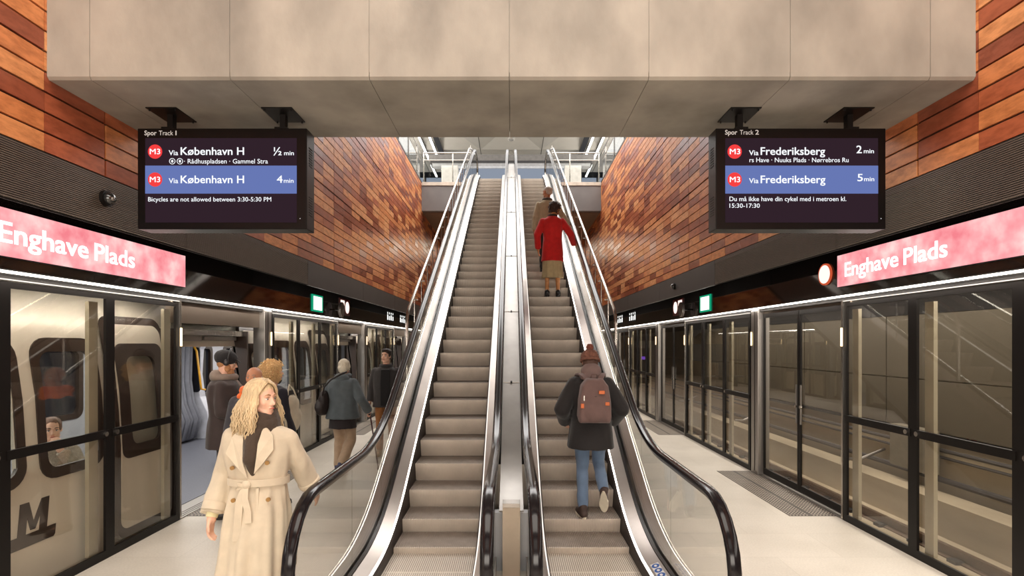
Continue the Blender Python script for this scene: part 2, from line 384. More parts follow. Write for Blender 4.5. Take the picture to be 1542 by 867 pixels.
# ------------------------------------------------------------------ platform screens and doors
PER = 5.28
def sx(s, a, b): return sorted((s * a, s * b))
word = {-1: 'left', 1: 'right'}
order = ['nearest', 'second', 'third', 'fourth', 'fifth']
def bank(s, n):
    y1 = 5.82 + PER * n; y0 = y1 - 3.03
    b = thing('platform_screen', '%s fixed three-pane glass screen along the %s platform edge' % (order[n], word[s]), 'glass screen', (s * PX, y0, 0), 0, 'fixed platform screens')
    fr = MB(); xa, xb = sx(s, PX - .03, PX - .006)
    W = (y1 - y0) / 3
    for i in range(4):
        hw = .052 if 0 < i < 3 else .036
        yy = y0 + i * W; yy = min(max(yy, y0 + hw), y1 - hw)
        fr.box(xa, xb, yy - hw, yy + hw, 0.075, 2.33)
    fr.box(xa, xb, y0, y1, .0, .075); fr.box(xa, xb, y0, y1, 2.33, 2.375)
    fr.build('frame', m_frame, b)
    xa, xb = sx(s, PX - .036, PX - .01)
    for i in range(3):
        MB().box(*sx(s, PX - .004, PX + .004), y0 + i * W + .02, y0 + (i + 1) * W - .02, .07, 2.34).build('pane', m_pane, b)
        MB().box(xa, xb, y0 + i * W + .02, y0 + (i + 1) * W - .02, 1.085, 1.155).build('mid_rail', m_frame, b)
        yy = y0 + (i + 1) * W - .06 if i < 2 else y0 + i * W + .07
        MB().cyl((s * (PX - .045), yy, 1.12), (s * (PX - .03), yy, 1.12), .022, 20).build('bolt', m_rail, b, 40)
        # stiffener column behind the glass
        MB().box(*sx(s, PX + .045, PX + .08), y0 + (i + 1) * W - .15, y0 + (i + 1) * W - .05, .05, 2.3).build('stiffener', mat('pale_fin', lin(176, 168, 146), .5, .1, .04), b)
    MB().box(*sx(s, PX - .038, PX - .03), y0, y1, 2.387, 2.395).build('light_line', m_soft_led, b)
    MB().box(*sx(s, PX - .045, PX - .028), y1 - .022, y1 + .004, .02, 2.397).build('edge_strip', m_rail, b)
    MB().box(*sx(s, PX - .052, PX - .045), y1 - .024, y1 + .006, 1.90, 2.10).build('door_lamp', emit('door_lamp_glow', (1, .72, .38), 3.5), b)
def pillar(s, n):
    y0 = 7.78 + PER * n
    p = thing('door_pillar', '%s brushed steel pillar between the glass doors on the %s platform edge' % (order[n + 1] if n >= 0 else 'nearest', word[s]), 'pillar', (s * PX, y0, 0), 0, 'platform door pillars')
    MB().box(*sx(s, PX - .05, PX + .12), y0, y0 + .22, 0, 2.42).build('casing', m_steel_v, p, bevel=.004)
    MB().box(*sx(s, PX - .056, PX - .05), y0 + .10, y0 + .104, 0.05, 2.40).build('joint', m_frame, p)
    MB().box(*sx(s, PX - .06, PX - .05), y0 + .196, y0 + .216, 1.90, 2.10).build('door_lamp', emit('door_lamp_glow', (1, .72, .38), 3.5), p)
def sliding(s, n):
    y0 = 5.84 + PER * n; y1 = 7.76 + PER * n
    if s > 0:
        for k, (a, b, wd) in enumerate(((y0, (y0 + y1) / 2 - .005, 'near'), ((y0 + y1) / 2 + .005, y1, 'far'))):
            d = thing('sliding_door', 'closed glass sliding door leaf, %s leaf of the %s doorway on the right platform edge' % (wd, order[n]), 'sliding door', (s * PX, a, 0), 0, 'closed platform sliding doors')
            f = MB(); xa, xb = sx(s, PX + .02, PX + .04)
            f.box(xa, xb, a, a + .035, .12, 2.3); f.box(xa, xb, b - .035, b, .12, 2.3); f.box(xa, xb, a, b, .03, .12); f.box(xa, xb, a, b, 2.3, 2.36)
            f.build('frame', m_frame, d)
            MB().box(*sx(s, PX + .034, PX + .042), a + .03, b - .03, .1, 2.32).build('pane', m_pane, d)
            yy = b - .05 if k == 0 else a + .05
            MB().cyl((s * (PX + .0), yy, 1.12), (s * (PX + .02), yy, 1.12), .02, 16).build('bolt', m_rail, d, 40)
            MB().box(*sx(s, PX + .01, PX + .02), (b - .06 if k == 0 else a + .035), (b - .035 if k == 0 else a + .06), .9, 1.4).build('handle', m_steel_v, d)
    # header over the doorway and the steel sill
    h = MB().box(*sx(s, PX + .03, PX + .14), y0 - .02, y1 + .02, 2.16 if s < 0 else 2.36, 2.44).build('door_header', mat('header_brown_metal', lin(120, 108, 96), .4, .7, .06, 3, 0, 40, (1, .05, 1)))
    tag(h, 'brushed metal header above the %s doorway on the %s platform edge' % (order[n], word[s]), 'door header', 'doorway headers')
    g = MB().box(*sx(s, PX - .03, PX + .12), y0, y1, 0, .012)
    for k in range(3): g.box(*sx(s, PX + .0 + k * .04, PX + .012 + k * .04), y0, y1, .012, .018)
    tag(g.build('door_sill', m_steel), 'grooved metal sill in the floor of the %s doorway, %s platform edge' % (order[n], word[s]), 'door sill', 'doorway sills')
    # tactile paving in front of the door
    t = thing('tactile_paving', 'dark studded tactile paving field before the %s doorway of the %s platform' % (order[n], word[s]), 'tactile paving', (s * 3.38, y0, 0), 0, 'tactile paving fields')
    MB().box(*sx(s, 3.11, 3.635), y0 + .1, y1 + .28, 0, .004).build('plate', mat('tactile_dark_steel', (.075, .062, .052), .5, .2), t)
    q = MB(); nx = 14; nyy = 46
    for i in range(nx):
        for j in range(nyy):
            xx = s * (3.13 + i * .0375); yy = y0 + .12 + j * (y1 - y0 + .14) / (nyy - 1)
            if i == 6: continue
            q.rings([[(xx + .011 * math.cos(k * PI / 3), yy + .011 * math.sin(k * PI / 3), .004) for k in range(6)],
                     [(xx + .007 * math.cos(k * PI / 3), yy + .007 * math.sin(k * PI / 3), .009) for k in range(6)]])
    st = q.build('studs', mat('tactile_studs', (.50, .44, .37), .4, .2), t); st['kind'] = 'stuff'
for s in (-1, 1):
    for n in range(5): bank(s, n)
    for n in range(-1, 4): pillar(s, n)
    for n in range(0, 4): sliding(s, n)
    fa = thing('platform_fascia', 'glossy black glass fascia running above the %s screen doors' % word[s], 'fascia', (s * PX, 0, 2.4))
    q = MB(); y = -5.9
    while y < 28: q.box(*sx(s, PX - .01, PX + .06), y, min(y + PER - .008, 28), 2.47, 3.18); y += PER
    q.build('glass_sheet', m_fascia, fa)
    MB().box(*sx(s, PX - .02, PX + .12), -5.9, 28, 2.395, 2.47).build('lower_trim', m_frame, fa)
    MB().box(*sx(s, PX - .048, PX - .02), -5.9, 28, 2.438, 2.454).build('light_strip', m_white_led, fa)
WL = Matrix(((0, 0, 1), (1, 0, 0), (0, 1, 0))); WR = Matrix(((0, 0, -1), (-1, 0, 0), (0, 1, 0)))
# station name signs
def sign_mat():
    m = bpy.data.materials.new('pink_sign_glow'); m.use_nodes = True; nt = m.node_tree; nt.nodes.clear(); N = nt.nodes; L = nt.links
    tc = N.new('ShaderNodeTexCoord'); n = N.new('ShaderNodeTexNoise'); n.inputs['Scale'].default_value = 5; n.inputs['Detail'].default_value = 4
    L.new(tc.outputs['Object'], n.inputs['Vector']); r = N.new('ShaderNodeValToRGB')
    r.color_ramp.elements[0].position = .3; r.color_ramp.elements[1].position = .72
    r.color_ramp.elements[0].color = lin(236, 128, 138) + (1,); r.color_ramp.elements[1].color = lin(255, 214, 210) + (1,)
    q = r.color_ramp.elements.new(.5); q.color = lin(250, 168, 172) + (1,)
    e = N.new('ShaderNodeEmission'); e.inputs[1].default_value = 1.0; o = N.new('ShaderNodeOutputMaterial')
    L.new(n.outputs[0], r.inputs[0]); L.new(r.outputs[0], e.inputs[0]); L.new(e.outputs[0], o.inputs[0]); return m
m_sign = sign_mat(); m_wtext = emit('white_lit_text', (1, .97, .94), 1.6)
for s in (-1, 1):
    g = thing('station_sign', 'long pink lit station name sign reading Enghave Plads over the %s screens' % word[s], 'sign', (s * (PX - .03), 4.4, 2.55), 0, 'station name signs')
    MB().box(*sx(s, PX - .035, PX - .01), 2.2, 5.905, 2.55, 2.905).build('casing', m_frame, g)
    MB().box(*sx(s, PX - .04, PX - .036), 2.205, 5.9, 2.555, 2.90).build('lit_face', m_sign, g)
    for wd, a, wdt in (('Enghave', 0, .79), ('Plads', .865, .485)):
        if s < 0: text(wd, 'lettering', m_wtext, g, (-(PX - .041), 3.75 + a, 2.655), WL, wdt, .150, .022)
        else: text(wd, 'lettering', m_wtext, g, (PX - .041, 5.76 - a, 2.655), WR, wdt, .150, .022)
# smaller lit signs on the fascia
m_green = emit('exit_green', lin(20, 150, 110), 1.0); m_lit = emit('lit_white', (1, 1, .97), 1.5); m_red = emit('sign_red', lin(225, 80, 60), 1.1)
def wallbox(mb, s, y0, y1, z0, z1, d0=.012, d1=.03): return mb.box(*sx(s, PX - d0, PX - d1), y0, y1, z0, z1)
for s in (-1, 1):
    M3 = WL if s < 0 else WR
    for n in range(2):
        y = 9.72 + PER * n * 1.9
        if n: break
        g = thing('exit_sign', 'green-rimmed white lit emergency exit sign on the black fascia, %s side' % word[s], 'sign', (s * PX, y, 2.54))
        wallbox(MB(), s, y - .03, y + .52, 2.525, 2.835).build('green_rim', m_green, g)
        wallbox(MB(), s, y + .03, y + .46, 2.555, 2.805, .03, .034).build('lit_face', m_lit, g)
    yc = 11.0
    g = thing('wall_clock', 'round platform clock with grey face on the black fascia, %s side' % word[s], 'clock', (s * PX, yc, 2.6))
    MB().cyl((s * (PX - .12), yc, 2.63), (s * (PX - .16), yc, 2.63), .155, 32).build('case', mat('clock_grey', (.11, .09, .085), .4), g, 40)
    MB().tube([(s * (PX - .162), yc + .15 * math.cos(k * PI / 16), 2.63 + .15 * math.sin(k * PI / 16)) for k in range(32)], .006, 6, closed=True).build('rim', m_rail, g)
    q = MB().tube([(s * (PX - .165), yc, 2.63), (s * (PX - .165), yc + .09, 2.68)], .005, 6); q.tube([(s * (PX - .165), yc, 2.63), (s * (PX - .165), yc + .07, 2.55)], .004, 6)
    q.build('hands', m_rail, g); MB().cyl((s * (PX - .12), yc, 2.63), (s * (PX - .012), yc, 2.63), .02).build('bracket', m_frame, g)
    g = thing('track_number_sign', 'red-rimmed lit pictogram sign with a bar and a disc beside the %s clock' % word[s], 'sign', (s * PX, 11.3, 2.6))
    wallbox(MB(), s, 11.25, 11.95, 2.55, 2.90).build('backing', mat('sign_dark_red', (.12, .012, .01), .3), g)
    wallbox(MB(), s, 11.30, 11.55, 2.58, 2.86, .031, .036).build('bar', emit('sign_pale_red', lin(255, 225, 215), 1.3), g)
    MB().cyl((s * (PX - .031), 11.75, 2.72), (s * (PX - .036), 11.75, 2.72), .13, 28).build('disc', emit('sign_pale_red', lin(255, 225, 215), 1.3), g)
    for k, (yy, lab) in enumerate(((15.6, 'nearer'), (17.4, 'farther'))):
        g = thing('pictogram_sign', '%s group of small white lit pictograms near the far end of the %s fascia' % (lab, word[s]), 'sign', (s * PX, yy, 2.6), 0, 'white fascia pictograms')
        wallbox(MB(), s, yy - .05, yy + .95, 2.58, 2.90, .012, .016).build('backing', m_frame, g)
        q = MB()
        for j in range(4):
            wallbox(q, s, yy + j * .23, yy + .1 + j * .23, 2.63, 2.78 - .03 * (j % 2), .017, .02)
            q.cyl((s * (PX - .017), yy + .05 + j * .23, 2.83), (s * (PX - .02), yy + .05 + j * .23, 2.83), .032, 12)
        q.build('glyphs', m_lit, g)
g = thing('round_sign', 'round white lit sign with orange rim beside the pink sign on the right fascia', 'sign', (PX, 6.16, 2.73))
MB().cyl((PX - .012, 6.16, 2.73), (PX - .03, 6.16, 2.73), .125, 32).build('rim', emit('orange_rim', lin(190, 80, 50), 1), g)
MB().cyl((PX - .03, 6.16, 2.73), (PX - .034, 6.16, 2.73), .105, 32).build('lit_face', emit('warm_disc', lin(255, 232, 215), 1.25), g)
for s, y, z, lab in ((-1, 4.18, 3.07, 'dark dome security camera on the louvres left of the left display'), (1, 10.4, 3.05, 'small dome security camera on the grey band above the right screens')):
    g = thing('dome_camera', lab, 'security camera', (s * WX, y, z))
    MB().cyl((s * WX, y, z), (s * (WX - .03), y, z), .062, 28).build('mount', m_frame, g, 40)
    MB().ell((s * (WX - .035), y, z), (.048, .048, .048), None, 24, 14).build('dome', mat('smoked_dome', (.02, .02, .02), .05, 0, .1, spec=.9), g, 'all')
    MB().ell((s * (WX - .07), y - .012, z - .006), (.018, .018, .018)).build('lens', mat('lens_grey', (.2, .18, .17), .1, .5), g, 'all')
# ------------------------------------------------------------------ hanging displays
def disp(s):
    Y = 4.15; P = lambda x, y, dy=0: at(x, y, Y) + Vector((0, -dy, 0))
    x0 = 207 if s < 0 else 1078; x1 = 462 if s < 0 else 1334
    a = at(x0, 345, Y); b = at(x1, 193, Y)
    d = thing('departure_display', ('black hanging departure display for track 1, left, white text about Kobenhavn H' if s < 0 else 'black hanging departure display for track 2, right, white text about Frederiksberg'), 'display', ((a.x + b.x) / 2, Y + .07, a.z))
    MB().box(a.x, b.x, Y, Y + .16, a.z, b.z).build('housing', mat('display_black', (.005, .004, .004), .3, 0, .1, spec=.2), d, bevel=.006)
    ex = b.x if s < 0 else a.x
    for zz in (a.z + .12, b.z - .28):               # vents on the inner side
        q = MB()
        for k in range(8): q.box(min(ex, ex - s * .002), max(ex, ex - s * .002), Y + .045, Y + .115, zz + k * .02, zz + k * .02 + .007)
        q.build('vents', m_dark, d)
    sx0 = 219 if s < 0 else 1092; sx1 = 447 if s < 0 else 1322
    def pan(name, xa, xb, ya, yb, m, dd=.003):
        p = at(xa, yb, Y); r = at(xb, ya, Y); return MB().box(p.x, r.x, Y - dd, Y - dd + .001, p.z, r.z).build(name, m, d)
    pan('screen', sx0, sx1, 208, 335, emit('screen_dark', lin(46, 32, 40), 1), .002)
    pan('highlight_row', sx0, sx1, 249.5, 291.5, emit('screen_blue', lin(98, 114, 172), 1), .003)
    wt = emit('screen_white', (.93, .96, 1), 1.0); rd = emit('screen_red', lin(236, 62, 62), 1); hd = emit('header_text', lin(205, 190, 178), 1)
    def T(t, x, yb, w_, cap, m=wt, bold=.004):
        p = at(x, yb, Y); text(t, 'text', m, d, (p.x, Y - .005, p.z), FRONT, w_ * Y / F, cap * Y / F, bold)
    rows = ((228.5,), (270.5,))
    for cy in (228.5, 270.5):
        c = at(234 if s < 0 else 1106, cy, Y); MB().cyl((c.x, Y - .003, c.z), (c.x, Y - .0045, c.z), 10.7 * Y / F, 32).build('line_disc', rd, d)
        p = at((226.5 if s < 0 else 1098.5), cy + 4, Y); text('M3', 'text', wt, d, (p.x, Y - .005, p.z), FRONT, 15.5 * Y / F, 8.2 * Y / F, .012)
    if s < 0:
        T('Spor', 218.5, 204, 18, 7, hd, .012); T('Track', 240, 204, 21.5, 7, hd, 0); T('1', 265, 204, 1.6, 7, hd, .0)
        for yb in (233.5, 275.5): T('Via', 255, yb + .5, 14, 7.5, wt, .01)
        T('København H', 273, 233.5, 95, 11.5, wt, .014); T('København H', 273, 276, 95, 11.5, wt, .014)
        T('½', 412.5, 234, 12, 12, wt, .01); T('min', 428.5, 234, 14.5, 6.5, wt, .01)
        T('4', 417.5, 275.5, 8.5, 11, wt, .01); T('min', 428, 275.5, 14.5, 6.5, wt, .01)
        T('· Rådhuspladsen · Gammel Stra', 278, 246.5, 126, 7, wt, .004)
        T('Bicycles are not allowed between 3:30-5:30 PM', 224, 303.5, 185, 6.6, wt, .005)
        for xx in (260, 271.5):
            c = at(xx, 243, Y); q = MB().tube([(c.x + 4.2 * Y / F * math.cos(k * PI / 12), Y - .005, c.z + 4.2 * Y / F * math.sin(k * PI / 12)) for k in range(24)], .0022, 5, closed=True)
            q.ell((c.x, Y - .005, c.z), (.009, .002, .011)); q.build('symbol', wt, d)
    else:
        T('Spor', 1091.5, 203, 18, 7, hd, .012); T('Track', 1113.5, 203, 20.5, 7, hd, 0); T('2', 1137, 203, 5, 7, hd, .012)
        for yb in (233.5, 275.5): T('Via', 1127.5, yb + .5, 14, 7.5, wt, .01)
        T('Frederiksberg', 1145, 233.5, 96.5, 11.5, wt, .014); T('Frederiksberg', 1145, 276, 97, 11.5, wt, .014)
        T('2', 1289, 231, 7.8, 11.5, wt, .01); T('min', 1300, 231, 15, 6.5, wt, .01)
        T('5', 1290.5, 273, 7.8, 11, wt, .01); T('min', 1300.5, 273, 15, 6.5, wt, .01)
        T('rs Have · Nuuks Plads · Nørrebros Ru', 1128, 244.5, 149, 6.8, wt, .004)
        T('Du må ikke have din cykel med i metroen kl.', 1098, 303, 175.5, 6.8, wt, .005); T('15:30-17:30', 1098, 313, 45.5, 6.5, wt, .005)
    c = at(452 if s < 0 else 1326.5, 329, Y); MB().ell((c.x, Y - .002, c.z), (.003, .002, .003)).build('status_light', wt, d)
    for px in ((-2.70, -1.81) if s < 0 else (1.81, 2.68)):
        MB().box(px - .118, px + .118, 4.09, 4.36, 3.742, 3.75).build('ceiling_plate', m_frame, d)
        MB().box(px - .022, px + .022, 4.20, 4.25, b.z, 3.742).build('stem', m_frame, d)
        MB().box(px - .05, px + .05, 4.17, 4.28, b.z, b.z + .02).build('bracket', m_frame, d)
        q = MB()
        for ax in (-.1, .1):
            for ay in (4.11, 4.34): q.cyl((px + ax, ay, 3.742), (px + ax, ay, 3.728), .006, 8)
        q.build('bolts', m_frame, d)
disp(-1); disp(1)

# ------------------------------------------------------------------ escalators
SL = math.tan(math.radians(30)); A0, B0 = 4.38, 5.54; YC0 = (A0 + B0) / 2
YC1 = YC0 + UF / SL; A1, B1 = YC1 - .5, YC1 + .5
def zn(y):
    if y <= A0: return 0.
    if y < B0: return (y - A0) ** 2 * SL / (2 * (B0 - A0))
    if y < A1: return (y - YC0) * SL
    if y < B1: return UF - (B1 - y) ** 2 * SL / (2 * (B1 - A1))
    return UF
def ypath(y0, y1, fine=.12, coarse=.9):
    ys = []; y = y0
    while y < y1:
        ys.append(y); y += fine if (y < B0 + .1 or (A1 - .1 < y < B1 + .1)) else coarse
    return ys + [y1]
def step_mesh():
    n = 44; W = .38; cols = []
    for i in range(n):
        x = -W + .76 * i / (n - 1 + .0); dx = .76 / (n - 1)
        cols += [(x - dx * .5 * .9, 0), (x - dx * .05, 0), (x - dx * .05, 1), (x + dx * .45, 1)]
    prof = []                                       # (y, z, normal y, normal z)
    for k in range(9):                              # curved riser from below to nosing
        t = k / 8; z = -.20 + .196 * t; prof.append((.055 * (1 - t) ** 1.6 + .0, z, 1, 0))
    prof += [(.004, 0, .5, -.5)]
    prof += [(.02, .001, 0, -1), (.41, .001, 0, -1)]
    q = MB(); V = []
    for (y, z, ny, nz) in prof:
        for (x, g) in cols: V.append((max(-W, min(W, x)), y + g * ny * .008, z + g * nz * .008))
    m = len(cols); Fs = []
    for r in range(len(prof) - 1):
        for c in range(m - 1): Fs.append((r * m + c, r * m + c + 1, (r + 1) * m + c + 1, (r + 1) * m + c))
    q.add(V, Fs); q.box(-W, W, .07, .40, -.19, -.02)
    q.tread = (10 * (m - 1), 11 * (m - 1)); return q
def escal(xc, side):
    e = thing('escalator', '%s of the two escalators, %s' % (('left-hand', 'empty, beside the walking people in the left platform') if side < 0 else ('right-hand', 'carrying the person with a backpack and a couple above')), 'escalator', (xc, 4, 0), 0, 'pair of escalators')
    e['label'] = ('left one of two long escalators, its brown grooved steps empty' if side < 0 else 'right one of two long escalators, carrying people on its brown grooved steps')
    # steps
    y = 3.95; ys = []; q = step_mesh(); first = None
    while y < YC1 + .6:
        ys.append(y)
        t = y                                        # advance .40 along the surface
        L = 0
        while L < .40:
            L += math.hypot(.004, zn(t + .004) - zn(t)); t += .004
        y = t
    sh = next(v for v in ys if v > 5.35)             # align nosings with the photographed ones
    off = (5.62 + .3464 * round((sh - 5.62) / .3464)) - sh
    for v in ys:
        v += off; z = zn(v)
        if first is None:
            o = q.build('step', m_step, e, world=False, recalc=False); first = o; o.data.materials.append(m_tread)
            for i in range(*q.tread): o.data.polygons[i].material_index = 1
        else: o = bpy.data.objects.new('step', first.data); C.objects.link(o); o.parent = e
        o.location = (0, v - 4, z)
    MB().box(xc - .4, xc + .4, 3.2, ys[0] + off + .05, -.02, .004).build('comb_plate', m_steel, e)
    MB().box(xc - .4, xc + .4, YC1 + .62, 21.2, UF - .02, UF + .006).build('comb_plate', m_steel, e)
    for u in (-1, 1):                                # u = -1 : towards -x side of this escalator
        outer = (u == side); P = lambda a: xc + u * a; path = [(y, zn(y)) for y in ypath(2.95, 20.0)]
        sec = lambda pts: [(P(a), b) for a, b in pts]
        MB().psweep(sec([(.384, -.32), (.384, .075), (.40, .095), (.405, .095), (.405, -.32)]), path).build('skirt', m_skirt, e, 30)
        MB().psweep(sec([(.398, .098), (.398, .114), (.410, .118), (.410, .098)]), path).build('light_strip', m_white_led if outer else m_soft_led, e)
        if outer:
            MB().psweep(sec([(.410, .085), (.410, .119), (.515, .155), (.515, .085)]), path).build('deck', m_deck, e, 30)
            MB().psweep(sec([(.515, .085), (.515, .170), (.545, .170), (.545, .085)]), path).build('gasket', m_gasket, e, 30)
            MB().psweep(sec([(.575, .085), (.575, .165), (.70, .150), (.72, .13), (.72, .085)]), path).build('outer_deck', m_deck, e, 30)
            MB().psweep(sec([(.70, -.9), (.70, .09), (.715, .09), (.715, -.9)]), [(a, max(b, .9)) if False else (a, b) for a, b in path if b > .02]).build('cladding', m_steel, e, 30)
            gx = .56
        else:
            MB().psweep(sec([(.410, .085), (.410, .119), (.515, .150), (.515, .085)]), path).build('deck', m_deck, e, 30)
            MB().psweep(sec([(.515, .085), (.515, .165), (.54, .165), (.54, .085)]), path).build('gasket', m_gasket, e, 30)
            gx = .56
        # handrail loop: lower newel, flat, incline, flat, upper newel
        hz = lambda y: zn(y) + (1.0 - .04 * min(1, max(0, (y - A0) / 1.2)) * (1 if y < A1 else max(0, (B1 - y) / 1.0)))
        def loop(rr, y_in):
            p = []; cy, cz, r0 = 3.40, .59, .41
            for k in range(0, 15):
                a = math.radians(-70 - 200 * k / 14 + 0)     # from under, forward, to the top
                a = math.radians(285 - (285 - 90) * k / 14)
                p.append((cy + rr * math.cos(a), cz + rr * math.sin(a)))
            for y in ypath(3.55, 19.25): p.append((y, hz(y) + rr - r0))
            cy2 = 19.3; cz2 = UF + .59
            for k in range(0, 15):
                a = math.radians(90 - 195 * k / 14); p.append((cy2 + rr * math.cos(a), cz2 + rr * math.sin(a)))
            return p
        rp = loop(.41, 0)
        sec2 = [(P(gx + a), b) for a, b in ((-.040, -.004), (-.036, .010), (-.022, .020), (.022, .020), (.036, .010), (.040, -.004), (.036, -.016), (.016, -.020), (-.016, -.020), (-.036, -.016))]
        MB().ysweep(sec2, rp).build('handrail', m_rubber, e, 50)
        sec3 = [(P(gx + a), b) for a, b in ((-.018, -.045), (-.018, -.018), (.018, -.018), (.018, -.045))]
        MB().ysweep(sec3, rp).build('handrail_track', m_rail, e, 50)
        # glass panes between deck and handrail, joints every 1.6 m
        ip = loop(.375, 0)
        low = [p for p in ip[:15]]
        joints = [4.2] + [5.15 + 1.62 * k for k in range(0, 9)] + [19.3]
        g0 = P(gx) - .006; g1 = P(gx) + .006
        poly = [(4.2, .14 + zn(4.2))] + [(3.5, .14)] + low[1:] + [(3.8, hz(3.8) - .035), (4.197, hz(4.197) - .035)]
        MB().prism([(a, b) for a, b in poly], g0, g1, 'x').build('glass_pane', m_glass, e)
        for a, b in zip(joints[:-1], joints[1:]):
            seg = [y for y in ypath(a + .003, b - .003, .12, .5)]
            V = MB(); V.rings([[(g0, y, zn(y) + .14), (g1, y, zn(y) + .14), (g1, y, hz(y) - .035), (g0, y, hz(y) - .035)] for y in seg]); V.build('glass_pane', m_glass, e)
        top = [(19.303, UF + .14)] + [(a, b) for a, b in reversed(ip[-15:])]
        MB().prism(top, g0, g1, 'x').build('glass_pane', m_glass, e)
    # truss soffit and lower end
    tr = MB().psweep([(xc - .70, -1.0), (xc + .70, -1.0), (xc + .70, -.36), (xc - .70, -.36)], [(y, zn(y)) for y in ypath(7.2, 20)])
    tr.build('truss', m_panel_grey, e)
    MB().box(xc - .1 + side * .66, xc + .1 + side * .66, 2.95, 4.4, 0, .086).build('plinth', m_steel, e)
    return e
EL = escal(-.70, -1); ER = escal(.70, 1)
# safety sticker on the right deck of the right escalator
def sticker():
    y0 = 3.98; st = []
    def pt(a, y): return (1.11 + a, y, zn(y) + .1195 + a * .343 + .003)
    s_ = MB().rings([[pt(.018, y0), pt(.082, y0), pt(.082, y0 + .34), pt(.018, y0 + .34)], [tuple(Vector(p) + Vector((0, 0, .001))) for p in (pt(.018, y0), pt(.082, y0), pt(.082, y0 + .34), pt(.018, y0 + .34))]])
    o = s_.build('safety_sticker', mat('sticker_white', (.8, .8, .78), .5), ER); o['label'] = 'white strip with blue and red round pictograms'
    cols = [('sticker_red', lin(200, 50, 50)), ('sticker_blue', lin(40, 90, 170)), ('sticker_blue', lin(40, 90, 170)), ('sticker_blue', lin(40, 90, 170))]
    for k in range(4):
        c = Vector(pt(.05, y0 + .045 + k * .083)) + Vector((0, 0, .002)); q = MB()
        rs = [[c + Vector((r * math.cos(a * PI / 12), r * 1.2 * math.sin(a * PI / 12), r * .343 * math.cos(a * PI / 12) + dz)) for a in range(24)] for r, dz in ((.030, 0), (.030, .0008))]
        q.rings(rs); q.build('pictogram', mat(cols[k][0], cols[k][1], .5), o)
        rs = [[c + Vector((r * math.cos(a * PI / 12), r * math.sin(a * PI / 12) * 1.6, r * .343 * math.cos(a * PI / 12) + dz)) for a in range(24)] for r, dz in ((.011, .0008), (.011, .0014))]
        MB().rings(rs).build('glyph', mat('sticker_white', (.8, .8, .78), .5), o)
sticker()
# stainless core between the two escalators
cc = thing('centre_console', 'brushed steel sloping core panel between the two escalators with small round buttons', 'console', (0, 4.45, 0))
cz = lambda y: zn(y) + .50
MB().psweep([(-.105, -.42), (-.105, 0), (.105, 0), (.105, -.42)], [(y, cz(y)) for y in ypath(4.53, 19.2)]).build('core_panel', m_steel_v, cc, 30)
MB().box(-.073, .073, 4.40, 4.5, 0, .575).build('end_plate', mat('beige_steel', (.50, .42, .33), .35, .7, .05), cc)
MB().box(-.073, .073, 4.38, 4.5, .575, .61).build('end_cap', m_rail, cc, bevel=.003)
MB().box(-.16, .16, 4.51, 4.6, .0, cz(4.5) - .01).build('end_side', mat('satin_silver', lin(170, 172, 176), .5, .3, .04), cc)
for x0 in (-.145, .125):
    MB().box(x0, x0 + .02, 3.6, 4.6, 0, .12).build('base_trim', m_steel, cc)
q = MB(); jl = MB()
for Y in (6.6, 8.3, 10.4, 13.0, 16.2):
    z = cz(Y); q.cyl((0, Y, z), (0, Y - .01, z + .014), .012, 16); jl.box(-.10, .10, Y - .006, Y + .006, z - .004, z + .005)
q.build('buttons', mat('button_dark', (.03, .03, .03), .4), cc); jl.build('joints', m_steel, cc)
MB().box(-.09, .09, 19.2, 19.26, UF, UF + .75).build('end_bollard', m_steel, cc)
# outer tubular guard rails
for s in (-1, 1):
    g = thing('guard_rail', 'brushed steel tube guard rail with stub brackets outside the %s escalator' % word[s], 'handrail', (s * 1.40, 7.1, 1.3))
    X = s * 1.385; pts = [(X, 7.05, zn(7.05) + .1), (X, 7.05, zn(7.05) + .98), (X, 7.07, zn(7.05) + 1.08), (X, 7.15, zn(7.15) + 1.12)] + [(X, y, zn(y) + 1.12) for y in (8, 10, 12, 14, 16, 17.5)] + [(X, 18.6, UF + 1.06), (X, 19.0, UF + 1.06), (X, 19.06, UF + 1.0), (X, 19.06, UF)]
    MB().tube(pts, .021, 12).build('tube', m_rail, g, 50)
    for k in range(20):
        y = 7.6 + k * .58
        if y > 18.4: break
        q = MB().tube([(X, y, zn(y) + .12), (X, y, zn(y) + 1.12)], .009, 8); q.tube([(X - .05, y, zn(y) + 1.03), (X + .05, y, zn(y) + 1.03)], .008, 8)
        q.build('post', m_rail, g, 50)
